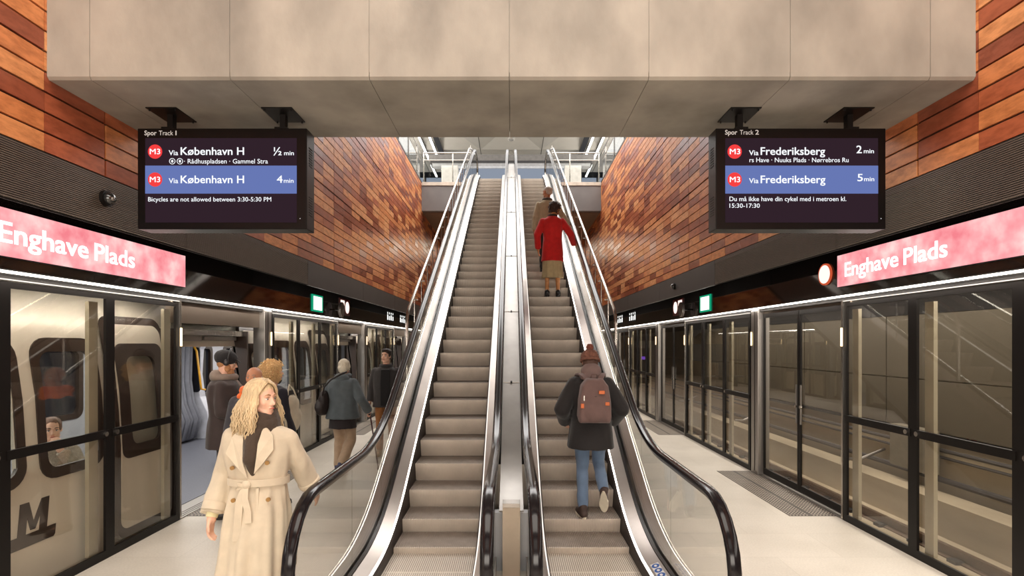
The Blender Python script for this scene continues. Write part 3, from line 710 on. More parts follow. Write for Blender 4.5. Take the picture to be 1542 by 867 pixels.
# upper landing railings
for s in (-1, 1):
    g = thing('landing_railing', 'steel and glass railing at the %s side of the upper landing edge' % word[s], 'railing', (s * 2.3, 19.05, UF))
    a, b = s * 3.16, s * 1.45
    MB().tube([(a, 19.05, UF + 1.1), (b, 19.05, UF + 1.1)], .024, 10).build('top_rail', m_rail, g, 50)
    MB().tube([(a, 19.05, UF + .84), (b, 19.05, UF + .84)], .014, 10).build('lower_rail', m_rail, g, 50)
    for x in (3.14, 2.1): MB().box(s * x - .02, s * x + .02, 19.04, 19.07, UF + .02, UF + 1.1).build('post', m_rail, g)
    MB().box(min(a, b), max(a, b), 19.03, 19.04, UF + .06, UF + .8).build('glass_pane', m_glass, g)
    g = thing('side_railing', 'steel and glass railing along the top of the %s tiled wall' % word[s], 'railing', (s * 3.25, 12, UF))
    MB().tube([(s * 3.26, 9, UF + 1.1), (s * 3.26, 19.05, UF + 1.1)], .024, 10).build('top_rail', m_rail, g, 50)
    MB().tube([(s * 3.26, 9, UF + .84), (s * 3.26, 19.05, UF + .84)], .014, 10).build('lower_rail', m_rail, g, 50)
    for k in range(7): MB().box(s * 3.26 - .02, s * 3.26 + .02, 9.3 + k * 1.5, 9.36 + k * 1.5, UF, UF + 1.1).build('post', m_rail, g)
    MB().box(*sx(s, 3.255, 3.265), 9, 18.9, UF + .1, UF + .8).build('glass_pane', m_glass, g)
    for x, wdt in ((4.2, 'outer'), (3.72, 'inner')):
        g = thing('ceiling_light', 'long white ceiling light strip over the %s side of the upper hall, %s one' % (word[s], wdt), 'ceiling light', (s * x, 20, CZ - .1))
        MB().box(s * x - .05, s * x + .05, 14, 29.9, CZ - .10, CZ - .085).build('diffuser', m_ceil_led, g)
        MB().box(s * x - .06, s * x + .06, 14, 29.9, CZ - .085, CZ - .0).build('channel', m_frame, g)
        for y in (16, 24, 29): MB().cyl((s * x, y, CZ), (s * x, y, CZ + .9), .01, 6).build('hanger', m_frame, g)
    q = MB().box(s * 3.45 - .12, s * 3.45 + .12, 14, 29.9, CZ - .08, CZ - .02).build('ceiling_channel', mat('dark_service_beam', lin(52, 50, 50), .5, .3))
    tag(q, 'dark cable channel below the upper ceiling on the %s side' % word[s], 'cable channel')
    g = thing('kiosk_box', 'pale grey free-standing service cabinet on the upper landing, %s side' % word[s], 'cabinet', (s * 2.5, 21.8, UF))
    MB().box(s * 2.5 - .33, s * 2.5 + .33, 21.5, 22.1, UF, UF + 1.48).build('body', mat('cabinet_pale', lin(200, 196, 190), .5, .1), g, bevel=.01)
    MB().box(s * 2.5 - .28, s * 2.5 + .28, 21.485, 21.5, UF + .1, UF + 1.4).build('door', mat('cabinet_door_pale', lin(190, 186, 180), .5, .1), g)
    # blue-grey glazed partitions at the back of the upper hall
    g = thing('glazed_partition', 'cool blue glass partition with built-in glow behind the upper landing, %s half' % word[s], 'partition', (s * 1.6, 23.5, UF))
    for k in range(2):
        x0 = s * (.12 + k * 1.5); xa, xb = sorted((x0, x0 + s * 1.42))
        MB().box(xa, xb, 23.5, 23.53, UF + .1, UF + 2.0).build('pane', emit('cool_glow_glass', lin(148, 158, 174), .8), g)  # pane emits by itself, its bluish light is put into the material
        MB().box(min(xb, xb) , xb + .07, 23.47, 23.56, UF, UF + 2.1).build('mullion', m_panel_grey, g)
    MB().box(*sx(s, .1, 3.1), 23.45, 23.55, UF + 2.0, UF + 2.1).build('head_rail', mat('partition_head', lin(170, 172, 176), .5), g)
    g = thing('glazed_wall', 'blue-grey glazed end wall of the upper hall, %s side' % word[s], 'glass wall', (s * 6, 30, UF))
    for k in range(5):
        x0 = s * (3.0 + k * 1.9); xa, xb = sorted((x0, x0 + s * 1.8))
        MB().box(xa, xb, 30, 30.03, UF, CZ - .12).build('pane', emit('cool_glow_glass', lin(148, 158, 174), .8), g)  # same self-glowing material, the wall's brightness is built into its colour
        MB().box(xb, xb + .09, 29.97, 30.06, UF, CZ - .12).build('mullion', m_panel_grey, g)
g = thing('smoke_detector', 'small round white smoke detector on the pale upper ceiling', 'smoke detector', (.0, 24.5, CZ))
MB().cyl((.0, 24.5, CZ + .0), (.0, 24.5, CZ - .08), .17, 24).build('base', mat('detector_white', (.75, .73, .7), .5), g)
MB().ell((.0, 24.5, CZ - .09), (.1, .1, .05)).build('sensor', mat('detector_grey', (.4, .39, .37), .5), g, 'all')
q = MB().box(-.06, .06, 24.2, 24.32, CZ - .1, CZ + .5); q.build('stem', m_ceil, g)

# ------------------------------------------------------------------ right track and tunnel
struct(MB().box(3.74, 8, -8, 36, -1.25, -1.1).build('floor_track_right', m_tunnel))
struct(MB().box(7.4, 7.6, -8, 36, -1.25, 4).build('wall_tunnel_right', m_tunnel))
struct(MB().box(3.74, 7.6, -8, 36, 3.2, 3.3).build('ceiling_tunnel_right', m_dark))
struct(MB().box(3.70, 3.74, -8, 36, -1.2, -.25).build('wall_track_face', m_dark))
t = thing('tunnel_wall_panels', 'dark grey panels lining the upper wall beyond the right track', 'wall panel', (7.35, 5, 1))
q = MB()
for k in range(14):
    q.box(7.33, 7.38, -7 + k * 2.9, -7 + k * 2.9 + 2.87, .40, 1.28); q.box(7.33, 7.38, -7 + k * 2.9, -7 + k * 2.9 + 2.87, 1.30, 2.45)
q.build('panel_sheets', mat('tunnel_panel_grey', lin(92, 84, 70), .5, .1, .08, 1), t)
MB().box(7.30, 7.38, -8, 36, .32, .38).build('lower_trim', m_frame, t); MB().box(7.36, 7.39, -8, 36, 2.46, 3.2).build('upper_dark_sheet', m_dark, t)  # black sheet stands in for the darkness above the panels
for n, x in enumerate((4.75, 6.2)):
    r = thing('track_rail', ('nearer' if n == 0 else 'farther') + ' steel rail of the track behind the right glass screens', 'rail', (x, 5, -1.1), 0, 'running rails')
    MB().psweep([(x - .07, 0), (x - .07, .02), (x - .012, .04), (x - .012, .12), (x - .036, .13), (x - .036, .17), (x + .036, .17), (x + .036, .13), (x + .012, .12), (x + .012, .04), (x + .07, .02), (x + .07, 0)], [(-8, -1.1), (36, -1.1)]).build('rail_profile', mat('rail_rust', (.13, .08, .05), .5, .7), r)
    c = MB()
    for k in range(40): c.box(x - .14, x + .14, -4 + k * .75, -3.85 + k * .75, -1.1, -1.05)
    c.build('clips', m_dark, r)
q = MB().box(6.75, 7.2, -8, 36, -1.1, -.55); tag(q.build('track_walkway', m_tunnel), 'raised concrete ledge along the tunnel wall beyond the right track', 'ledge')
for k, (z, rr) in enumerate(((.12, .035), (0.0, .025), (-.38, .05))):
    tag(MB().tube([(7.3, -8, z), (7.3, 36, z)], rr, 8).build('cable_conduit', m_panel_grey), ('upper', 'middle', 'lowest')[k] + ' dark conduit pipe along the tunnel wall beyond the right track', 'conduit', 'tunnel conduits')
g = thing('service_box', 'pale service cabinet with red markings on the tunnel wall behind the right screens', 'cabinet', (7.2, 9.6, -.5))
MB().box(7.05, 7.26, 9.0, 9.9, -.30, .45).build('body', mat('service_box_grey', lin(120, 112, 96), .7), g, bevel=.01)
text('40', 'red_marking', mat('red_paint', lin(190, 60, 40), .6), g, (7.39, 8.7, .35), WR, .28, .2, .03)
for k in range(4):
    g = MB().tube([(7.38, 5.2 + k * 5.3, -.15), (6.9, 5.2 + k * 5.3, -.35), (6.65, 5.2 + k * 5.3, -.35)], .03, 8).build('cable_bracket', m_steel)
    tag(g, '%s short steel bracket arm on the tunnel wall beyond the right track' % order[k], 'bracket', 'tunnel brackets')
# lower level far end: ticket gates and lift seen past the escalators and in reflections
for s in (-1, 1):
    g = thing('bench', 'backless grey bench on the %s side of the far platform end' % word[s], 'bench', (s * 2.2, 24, 0))
    MB().box(s * 2.2 - .9, s * 2.2 + .9, 23.8, 24.25, .42, .48).build('seat', m_steel, g, bevel=.01)
    for a in (-.6, .6): MB().box(s * 2.2 + a - .04, s * 2.2 + a + .04, 23.85, 24.2, 0, .42).build('leg', m_panel_grey, g)
g = thing('ticket_machine', 'dark ticket machine with small purple screen at the far platform end', 'ticket machine', (0.9, 26, 0))
MB().box(.6, 1.2, 25.8, 26.2, 0, 1.7).build('body', m_panel_grey, g, bevel=.01)
MB().box(.8, 1.0, 25.79, 25.8, 1.15, 1.3).build('screen', emit('purple_screen', lin(140, 90, 220), 1.2), g)
g = thing('lift', 'steel lift doors in the end wall behind the escalators', 'lift', (-1, 32.95, 0))
for a in (-1.6, -.98): MB().box(a, a + .6, 32.8, 32.9, 0, 2.1).build('door_leaf', m_steel_v, g)
MB().box(-1.75, -.2, 32.75, 32.95, 2.1, 2.35).build('header', m_panel_grey, g)
# ------------------------------------------------------------------ metro train at the left platform
m_body = mat('train_cream_metal', lin(226, 219, 203), .42, .1, .05, 5, .03, 30, (1, 1, .1))
m_tdark = mat('train_dark_trim', lin(52, 38, 30), .35)
m_tint = mat('train_interior_grey', lin(176, 178, 186), .45, 0, .04, 2)
m_tfl = mat('train_floor', lin(92, 94, 104), .5, 0, .15, 50)
m_yel = mat('grab_rail_yellow', lin(214, 156, 40), .35)
TXP = [(-.35, -3.86), (.0, -3.84), (.95, -3.84), (1.5, -3.875), (2.0, -3.95), (2.25, -4.02), (2.42, -4.16)]
def tx(z, d=0.):
    for (z0, x0), (z1, x1) in zip(TXP[:-1], TXP[1:]):
        if z <= z1: return x0 + (x1 - x0) * (z - z0) / (z1 - z0) + d
    return TXP[-1][1] + d
tr = thing('metro_train', 'cream metro train with dark-rimmed windows standing behind the left glass screens', 'train', (-5.2, 6, 0))
def side_patch(mb, y0, y1, z0, z1, d=0., th=.03):
    zs = [z0] + [z for z, _ in TXP if z0 < z < z1] + [z1]
    a = [(tx(z, d), z) for z in zs]; b = [(x - th, z) for x, z in reversed(a)]
    poly = a + b
    mb.rings([[(x, y0, z) for x, z in poly], [(x, y1, z) for x, z in poly]])
def dens(p, k=5):
    return [(a[0] + (b[0] - a[0]) * t / k, a[1] + (b[1] - a[1]) * t / k) for a, b in zip(p, p[1:] + p[:1]) for t in range(k)]
def ring_on_side(outer, inner, d, th=.03):       # polygons (y, z) of equal length -> framed opening on the body side
    outer = dens(outer); inner = dens(inner); n = len(outer); q = MB()
    V = [(tx(z, d), y, z) for y, z in outer] + [(tx(z, d), y, z) for y, z in inner] + [(tx(z, d - th), y, z) for y, z in outer] + [(tx(z, d - th), y, z) for y, z in inner]
    Fs = []
    for i in range(n):
        j = (i + 1) % n
        Fs += [(i, j, n + j, n + i), (2 * n + i, 3 * n + i, 3 * n + j, 2 * n + j), (i, 2 * n + i, 2 * n + j, j), (n + i, n + j, 3 * n + j, 3 * n + i)]
    q.add(V, Fs); return q
def filled(poly, d, th=.01):
    poly = dens(poly)
    cy = sum(y for y, z in poly) / len(poly); q = MB(); zs = sorted(set(round(z, 3) for y, z in poly)); sec = []
    n = len(poly)
    for z in zs:
        ys = []
        for i in range(n):
            (y0, z0), (y1, z1) = poly[i], poly[(i + 1) % n]
            if min(z0, z1) - 1e-4 <= z <= max(z0, z1) + 1e-4: ys += [y0 + (y1 - y0) * ((z - z0) / (z1 - z0))] if abs(z1 - z0) > 1e-6 else [y0, y1]
        a, b = min(ys), max(ys)
        if b - a > 1e-3: sec.append([(tx(z, d), a, z), (tx(z, d), b, z), (tx(z, d - th), b, z), (tx(z, d - th), a, z)])
    q.rings(sec); return q
def window(y0, y1, z0=.80, z1=1.98, lean=.0):
    sk = lambda p: [(y + lean * (z - z0), z) for y, z in p]
    o = sk(rrect(y0, y1, z0, z1, .16)); i = sk(rrect(y0 + .075, y1 - .075, z0 + .09, z1 - .12, .10))
    f = ring_on_side(o, i, .012).build('window_frame', m_tdark, tr)
    filled(i, -.0, .006).build('pane', m_tpane, f)
def leaf(y0, y1):
    o = rrect(y0, y1, .03, 2.20, .12); i = rrect(y0 + .045, y1 - .045, .12, 2.12, .10)
    wo = rrect(y0 + .06, y1 - .06, .80, 1.93, .10)
    lf = ring_on_side(o, i, .075, .05).build('door_leaf', m_tdark, tr)
    ring_on_side(i, wo, .078, .03).build('leaf_panel', m_body, lf)
    wi = rrect(y0 + .20, y1 - .20, .92, 1.80, .09)
    ring_on_side(wo, wi, .082, .03).build('leaf_window_frame', m_tdark, lf)
    filled(wi, .07, .006).build('leaf_pane', m_tpane, lf)
body = MB(); doors = [(5.98 + PER * n, 7.56 + PER * n) for n in range(-1, 5)]
side_patch(body, -6, 33, 1.89, 2.42)
lo = -6.
for a, b in doors + [(33, 34)]:
    # lower wall and window band between two door openings
    side_patch(body, lo, a, -.35, .87)
    if a < 33:
        w2 = (a - 1.68, a - .97); w1 = (a - 2.90, a - 1.80)
        spans = [(lo, w1[0] + .06), (w1[1] - .06, w2[0] + .06), (w2[1] - .06, a)]
        for p, q_ in spans:
            if q_ > p: side_patch(body, p, q_, .87, 1.89)
    side_patch(body, a, b, -.35, -.02); lo = b
body.build('body_side', m_body, tr, 30)
for a, b in doors[:5]:
    window(a - 2.92, a - 1.78); window(a - 1.66, a - .97)
    leaf(a - .90, a - .08); leaf(b + .06, b + .88)
    # door surround and header
    MB().box(-3.98, -3.76, a - .03, a + .0, 0, 2.1).build('door_post', m_tdark, tr)
    MB().box(-3.98, -3.76, b, b + .03, 0, 2.1).build('door_post', m_tdark, tr)
    MB().box(-3.98, -3.80, a, b, 2.03, 2.10).build('door_track', m_rail, tr)
    q = MB().box(-3.97, -3.83, a + .05, a + .6, 1.96, 2.03); q.box(-3.95, -3.86, a + .7, b - .1, 1.97, 2.02); q.build('door_gear', m_steel, tr)
    MB().box(-3.95, -3.74, a, b, -.03, -.005).build('threshold', m_steel, tr)
    MB().box(-4.3, -4.1, a + .1, b - .1, 2.14, 2.16).build('ceiling_lamp', emit('carriage_lamp', (1, .97, .9), 4), tr)
MB().box(-6.6, -3.95, -6, 33, -.06, 0).build('carriage_floor', m_tfl, tr)
MB().box(-6.6, -4.1, -6, 33, 2.2, 2.24).build('carriage_ceiling', m_tint, tr)
rf = MB().psweep([(-4.14, 2.40), (-4.45, 2.62), (-6.2, 2.66), (-6.6, 2.4), (-6.6, 2.3), (-4.14, 2.3)], [(-6, 0), (33, 0)]); rf.build('roof', m_body, tr, 40)
# far wall of the carriage with windows
fw = MB(); fw.box(-6.62, -6.55, -6, 33, 0, .85); fw.box(-6.62, -6.55, -6, 33, 1.85, 2.2)
y = -6.
while y < 33: fw.box(-6.62, -6.55, y, y + .5, .85, 1.85); y += 1.76
fw.build('far_wall', m_tint, tr)
y = -5.5
while y < 30:
    f = MB(); o = [(a, b) for a, b in rrect(y - .04, y + 1.30, .80, 1.90, .14)]; i = rrect(y + .04, y + 1.22, .88, 1.82, .10); n = len(o)
    V = [(-6.54, a, b) for a, b in o] + [(-6.54, a, b) for a, b in i] + [(-6.6, a, b) for a, b in o] + [(-6.6, a, b) for a, b in i]
    Fs = []
    for k in range(n):
        j = (k + 1) % n; Fs += [(k, j, n + j, n + k), (k, 2 * n + k, 2 * n + j, j), (n + k, n + j, 3 * n + j, 3 * n + k)]
    f.add(V, Fs); g = f.build('far_window_frame', m_tdark, tr)
    MB().box(-6.60, -6.595, y, y + 1.26, .85, 1.85).build('far_pane', mat('night_glass', (.015, .015, .02), .08, 0, .1), g)
    y += 1.76
struct(MB().box(-7.2, -7.0, -6, 34, -1.2, 4).build('wall_tunnel_left', m_tunnel))
struct(MB().box(-7.2, -3.74, -6, 34, -1.3, -1.2).build('floor_track_left', m_tunnel))
struct(MB().box(-7.2, -3.74, -6, 34, 3.2, 3.3).build('ceiling_tunnel_left', m_dark))
# gangway ribs between two cars
for k in range(5):
    y = 10.05 + k * .13; d = .02 * (k % 2)
    pts = [(-6.5 + .0, y, 0.02), (-6.32 + d, y, .10), (-6.24 + d, y, .45), (-6.36 + d, y, .75), (-6.42 + d, y, 1.2), (-6.40 + d, y, 1.9), (-6.3 + d, y, 2.08), (-5.2, y, 2.16), (-4.35, y, 2.10), (-4.2 - d, y, 1.8), (-4.16 - d, y, .7), (-4.1 - d, y, .1)]
    MB().tube(pts, .058, 10).build('gangway_rib', mat('gangway_grey', lin(112, 114, 124), .6), tr, 60)
# light grey gangway portal, bulging near the floor
por = MB()
pp = [(-6.55, .0), (-6.2, .0), (-6.12, .25), (-6.16, .55), (-6.30, .85), (-6.36, 1.3), (-6.33, 1.8), (-6.2, 2.0), (-5.6, 2.1), (-5.6, 2.2), (-6.55, 2.2)]
por.prism(pp, 10.75, 10.95, 'y').build('gangway_portal', mat('portal_light_grey', lin(188, 190, 200), .4), tr, bevel=.01)
MB().prism(rrect(-6.34 - .14, -6.34 + .04, .95, 1.85, .05), 10.73, 10.76, 'y').build('portal_window', mat('night_glass', (.015, .015, .02), .08, 0, .1), tr)
MB().tube([(-6.18, 10.72, 1.0), (-6.2, 10.62, 1.02), (-6.2, 10.60, 1.12), (-6.28, 10.60, 1.78), (-6.34, 10.62, 1.86), (-6.38, 10.72, 1.86)], .02, 10).build('grab_rail', m_yel, tr, 60)
for (y, z0, z1) in ((9.2, .85, 1.72), (6.3, .9, 1.75), (12.0, .85, 1.7)):
    MB().tube([(-6.52, y, z0), (-6.40, y + .03, z0 + .02), (-6.36, y + .05, z0 + .12), (-6.36, y + .05, z1 - .12), (-6.40, y + .03, z1 - .02), (-6.52, y, z1)], .018, 10).build('grab_rail', m_yel, tr, 60)
for y in (5.7, 8.0, 11.2, 13.1):
    MB().tube([(-5.2, y, 0), (-5.2, y, 2.2)], .018, 10).build('grab_pole', m_yel if y != 8.0 else m_rail, tr, 60)
# seats along the near side windows
for y in (3.3, 5.15, 8.9, 10.0, 14.2):
    q = MB().box(-4.85, -4.25, y - .35, y + .35, .38, .45); q.box(-4.6, -4.4, y - .3, y + .3, 0, .38)
    q.build('bench_seat', mat('seat_dark_grey', lin(70, 70, 76), .7), tr, bevel=.015)
# M emblem on its bar, painted on the lower side
def side_poly(poly, d=.004, th=.003):
    return filled(poly, d, th)
def emblem(y, z, s):
    q = MB(); L = [(0, 0), (1.62, 0), (1.62, .30), (0, .30)]
    def pl(p): q.rings([[(tx(z + b * s, .006), y + (a + .10 * b) * s, z + b * s) for a, b in p], [(tx(z + b * s, -.002), y + (a + .10 * b) * s, z + b * s) for a, b in p]])
    pl([(0, 0), (1.55, 0), (1.60, .06), (1.60, .34), (.08, .34), (0, .28)])
    pl([(.40, .34), (.64, .34), (.64, 1.20), (.40, 1.20)]); pl([(1.06, .34), (1.30, .34), (1.30, 1.20), (1.06, 1.20)])
    pl([(.64, 1.20), (.64, .80), (.78, .42), (.92, .42), (.86, .62), (.66, 1.20)]); pl([(1.06, 1.20), (.85, .62), (.80, .42), (.93, .42), (1.06, .80)])
    return q.build('emblem', m_tdark, tr)
emblem(4.0, .32, .29)
# ------------------------------------------------------------------ people: one voxel-fused body each, clothes and hair as parts
def V3(*a): return Vector(a)
def bake(mb, name, mmat, parent, voxel, smooth=3, disp=None, keep=True, fac=.5):
    me = bpy.data.meshes.new('t'); me.from_pydata(mb.v, [], mb.f)
    import bmesh
    o = bpy.data.objects.new('t', me); C.objects.link(o)
    r = o.modifiers.new('r', 'REMESH'); r.mode = 'VOXEL'; r.voxel_size = voxel
    s = o.modifiers.new('s', 'SMOOTH'); s.iterations = smooth; s.factor = fac
    bpy.context.view_layer.update()
    m2 = bpy.data.meshes.new_from_object(o.evaluated_get(bpy.context.evaluated_depsgraph_get()))
    bpy.data.objects.remove(o); bpy.data.meshes.remove(me)
    if disp:
        amp, sxy, sz, seed = disp; off = Vector((seed * 3.1, seed * 1.7, seed * .9))
        ns = [v.normal.copy() for v in m2.vertices]
        for v, n in zip(m2.vertices, ns):
            p = Vector((v.co.x * sxy, v.co.y * sxy, v.co.z * sz)) + off
            d = noise.noise(p) * 1.0 + .5 * noise.noise(p * 2.1)
            v.co += n * (d * amp)
    m2.materials.clear(); m2.materials.append(mmat); m2.name = name
    m2.polygons.foreach_set('use_smooth', [True] * len(m2.polygons))
    ob = bpy.data.objects.new(name, m2); C.objects.link(ob)
    if parent is not None: ob.parent = parent
    return ob
def skin_mat(name, col): 
    m = mat(name, col, .5, 0, .06, 12); m.node_tree.nodes['Principled BSDF'].inputs['Subsurface Weight'].default_value = .08
    m.node_tree.nodes['Principled BSDF'].inputs['Subsurface Radius'].default_value = (.02, .01, .005); return m
def cloth(name, col, **k):
    d = dict(rough=.85, var=.10, scale=14, bump=.25, bscale=220, sheen=.15); d.update(k); return mat(name, col, **d)

def base_pose(h):
    s = h / 1.75; J = {}
    z = lambda a: a * s
    J['s'] = s
    J['hip'] = V3(0, 0, z(.93)); J['waist'] = V3(0, .01 * s, z(1.08)); J['chest'] = V3(0, .0, z(1.28)); J['neck'] = V3(0, -.015 * s, z(1.47)); J['head'] = V3(0, .015 * s, z(1.635))
    for k, u in (('L', -1), ('R', 1)):
        J['sh' + k] = V3(u * .172 * s, -.01, z(1.385)); J['el' + k] = V3(u * .235 * s, -.03, z(1.13)); J['wr' + k] = V3(u * .255 * s, .05 * s, z(.89))
        J['hp' + k] = V3(u * .088 * s, 0, z(.92)); J['kn' + k] = V3(u * .095 * s, .015 * s, z(.49)); J['an' + k] = V3(u * .10 * s, -.02 * s, z(.085)); J['toe' + k] = V3(u * .115 * s, .14 * s, z(.03))
    return J
def head_prims(q, c, M, s, male=True, hw=1.0):
    """c = head centre, M = 3x3 orientation (+y face direction)"""
    T = lambda x, y, z: c + M @ (Vector((x * hw, y, z)) * s)
    def E(x, y, z, a, b, d, rot=None): q.ell(T(x, y, z), (a * s, b * s, d * s), M @ rot if rot else M, 20, 14)
    E(0, -.018, .030, .074, .094, .082)                       # cranium
    E(0, .012, -.018, .063, .074, .082)                       # face mass
    E(0, .036, -.072, .040 if not male else .046, .043, .036) # jaw and chin
    E(0, .070, -.094, .016, .012, .013)                       # chin
    for u in (-1, 1):
        E(u * .036, .052, -.022, .022, .022, .020)            # cheekbone
        E(u * .026, .072, .026, .024, .012, .009)             # brow ridge
        E(u * .074, -.008, -.008, .008, .018, .028)           # ear
        E(u * .010, .086, -.034, .008, .009, .007)            # nostril wing
        q.cap(T(u * .048, .02, -.062), T(u * .018, .062, -.088), .018 * s, .015 * s, 10)
    q.chain([T(0, .076, .022), T(0, .090, -.008), T(0, .103, -.028)], [.008 * s, .0085 * s, .0105 * s], 10)
    E(0, .080, -.056, .021, .012, .0065); E(0, .078, -.066, .018, .012, .0070)
def face_parts(body, c, M, s, lip, brow, open_eyes=True, hw=1.0, iris=(.10, .16, .2)):
    T = lambda x, y, z: c + M @ (Vector((x * hw, y, z)) * s)
    ew = mat('eye_white', (.72, .69, .66), .3); ir = mat('eye_iris_dark', (.05, .05, .06), .2)
    for u in (-1, 1):
        e = MB().ell(T(u * .030, .068, .004), (.0115 * s, .0115 * s, .0085 * s), M).build('eye', ew, body, 'all', world=False)
        MB().ell(T(u * .030, .0775, .004), (.0052 * s, .0028 * s, .0052 * s), M).build('iris', ir, e, 'all', world=False)
        MB().tube([T(u * .018, .078, .012), T(u * .030, .0815, .0155), T(u * .043, .074, .010)], .0020 * s, 6).build('eyelid', brow, body, 'all', world=False)
        MB().tube([T(u * .014, .084, .029), T(u * .030, .0840, .035), T(u * .047, .072, .029)], [.0035 * s, .0040 * s, .002 * s], 6).build('eyebrow', brow, body, 'all', world=False)
    MB().tube([T(-.021, .083, -.0605), T(-.009, .0925, -.0565), T(0, .0925, -.0585), T(.009, .0925, -.0565), T(.021, .083, -.0605)], [.0015 * s, .0042 * s, .0042 * s, .0042 * s, .0015 * s], 8).build('mouth', lip, body, 'all', world=False)
def hand_prims(q, w, d, side_v, s, curl=.5, spread=.0, thumb=1):
    """w = wrist, d = direction of the hand, side_v = direction from little finger to index"""
    d = d.normalized(); a = (side_v - d * side_v.dot(d)).normalized(); n = d.cross(a)      # n = palm / back normal
    P = lambda x, y, z: w + (a * x + n * y + d * z) * s
    q.cap(P(0, 0, -.02), P(0, 0, .02), .026 * s, .030 * s)
    for x in (-.026, -.009, .009, .026): q.cap(P(x * .7, 0, .015), P(x, 0, .085), .017 * s, .0125 * s, 10)
    fl = [.058, .070, .076, .068]
    for i, x in enumerate((-.030, -.010, .010, .029)):
        L = fl[i]; b = P(x, 0, .085); ang = 0; p = b; pts = [p]
        for k, (seg, cu) in enumerate(((.45, .35), (.32, .6), (.23, .5))):
            ang += curl * cu * 1.6
            dirv = (d * math.cos(ang) - n * thumb * math.sin(ang)) + a * (x * spread * 8)
            p = p + dirv.normalized() * (L * seg * s * 1.02); pts.append(p)
        q.chain(pts, [.0098 * s, .0090 * s, .0082 * s, .0070 * s], 9)
    t0 = P(.024, 0, .02); t1 = P(.050, -.008 * thumb, .052); t2 = P(.052, -.018 * thumb, .085)
    q.chain([t0, t1, t2], [.015 * s, .0115 * s, .009 * s], 9)
def rotz(a): return Matrix.Rotation(a, 3, 'Z')
def person(label, loc, rz, h, mods, skin, lip, brow, headM=None, voxel=.0085, male=True, curls=(.5, .5), handdir=(None, None), hoff=(0, 0, 0), face=True):
    root = thing('person', label, 'person', loc, rz)
    J = base_pose(h); s = J['s']
    for k, v in mods.items(): J[k] = J[k] + Vector(v) * s
    headM = headM or Matrix.Identity(3)
    J['head'] = J['head'] + Vector(hoff); J['M'] = headM
    q = MB()
    q.ell(J['hip'], (.135 * s, .09 * s, .11 * s)); q.ell(J['waist'], (.125 * s, .095 * s, .15 * s)); q.ell(J['chest'], (.150 * s, .105 * s, .18 * s))
    q.chain([J['shL'] - V3(0, 0, .02), J['chest'] + V3(0, 0, .10 * s), J['shR'] - V3(0, 0, .02)], [.042 * s, .06 * s, .042 * s])
    q.cap(J['neck'] - V3(0, 0, .04 * s), J['head'] + headM @ V3(0, -.02, -.05) * s, .056 * s, .052 * s)
    head_prims(q, J['head'], headM, s * 1.0, male)
    for i, (k, u) in enumerate((('L', -1), ('R', 1))):
        q.chain([J['hp' + k], J['kn' + k]], [.066 * s, .044 * s]); q.chain([J['kn' + k], J['an' + k]], [.044 * s, .034 * s])
        q.cap(J['kn' + k].lerp(J['an' + k], .15) + V3(0, -.008 * s, 0), J['kn' + k].lerp(J['an' + k], .45) + V3(0, -.010 * s, 0), .044 * s, .040 * s)
        td = J['toe' + k] - J['an' + k]; heel = J['an' + k] - V3(td.x, td.y, 0).normalized() * .035 * s + V3(0, 0, -.03 * s)
        q.chain([J['an' + k], J['an' + k].lerp(J['toe' + k], .6), J['toe' + k]], [.036 * s, .032 * s, .024 * s]); q.cap(J['an' + k], heel, .034 * s, .028 * s)
        q.chain([J['sh' + k] - V3(0, 0, .02), J['el' + k]], [.042 * s, .037 * s]); q.chain([J['el' + k], J['wr' + k]], [.040 * s, .027 * s])
        hd = handdir[i] or ((J['wr' + k] - J['el' + k]).normalized(), V3(0, 1, 0))
        hand_prims(q, J['wr' + k], Vector(hd[0]), Vector(hd[1]), s, curls[i], 0, thumb=(1 if u > 0 else -1))
        J['hd' + k] = Vector(hd[0]).normalized()
    body = bake(q, 'body', skin, root, voxel * .8, 2, fac=.4)
    if face: face_parts(body, J['head'], headM, s, lip, brow)
    J['root'] = root; J['body'] = body
    return root, J
def foot_frame(J, k):
    d = J['toe' + k] - J['an' + k]; s = J['s']
    return d
def shoe(J, k, upper, sole, voxel=.007, high=0, pitch=0.):
    s = J['s']; an = J['an' + k]; toe = J['toe' + k]; f = toe - an; fh = Vector((f.x, f.y, 0)).normalized(); pt = pitch
    a = Vector((-fh.y, fh.x, 0)); up = V3(0, 0, 1)
    R_ = Matrix.Rotation(pt, 3, a) if pt else Matrix.Identity(3)
    fd = R_ @ fh; ud = R_ @ up
    P = lambda x, y, z: an + (a * x + fd * y + ud * z) * s
    q = MB(); q.chain([P(0, -.04, -.045), P(0, .06, -.045), P(0, .15, -.052)], [.042 * s, .044 * s, .034 * s]); q.cap(P(0, -.02, .02 + high), P(0, -.02, -.03), .046 * s, .044 * s); q.cap(P(0, .0, .0), P(0, .10, -.04), .044 * s, .036 * s)
    o = bake(q, 'shoe', upper, J['root'], voxel, 2)
    out = []
    for t in range(24):
        an_ = 2 * PI * t / 24; y = .055 + .135 * math.sin(an_); x = (.047 - .010 * (math.sin(an_) < -.2) * 1.0) * math.cos(an_)
        out.append((x, y))
    MB().rings([[P(x, y, -.088) for x, y in out], [P(x, y, -.066) for x, y in out]]).build('sole', sole, o, 30, world=False)
    return o
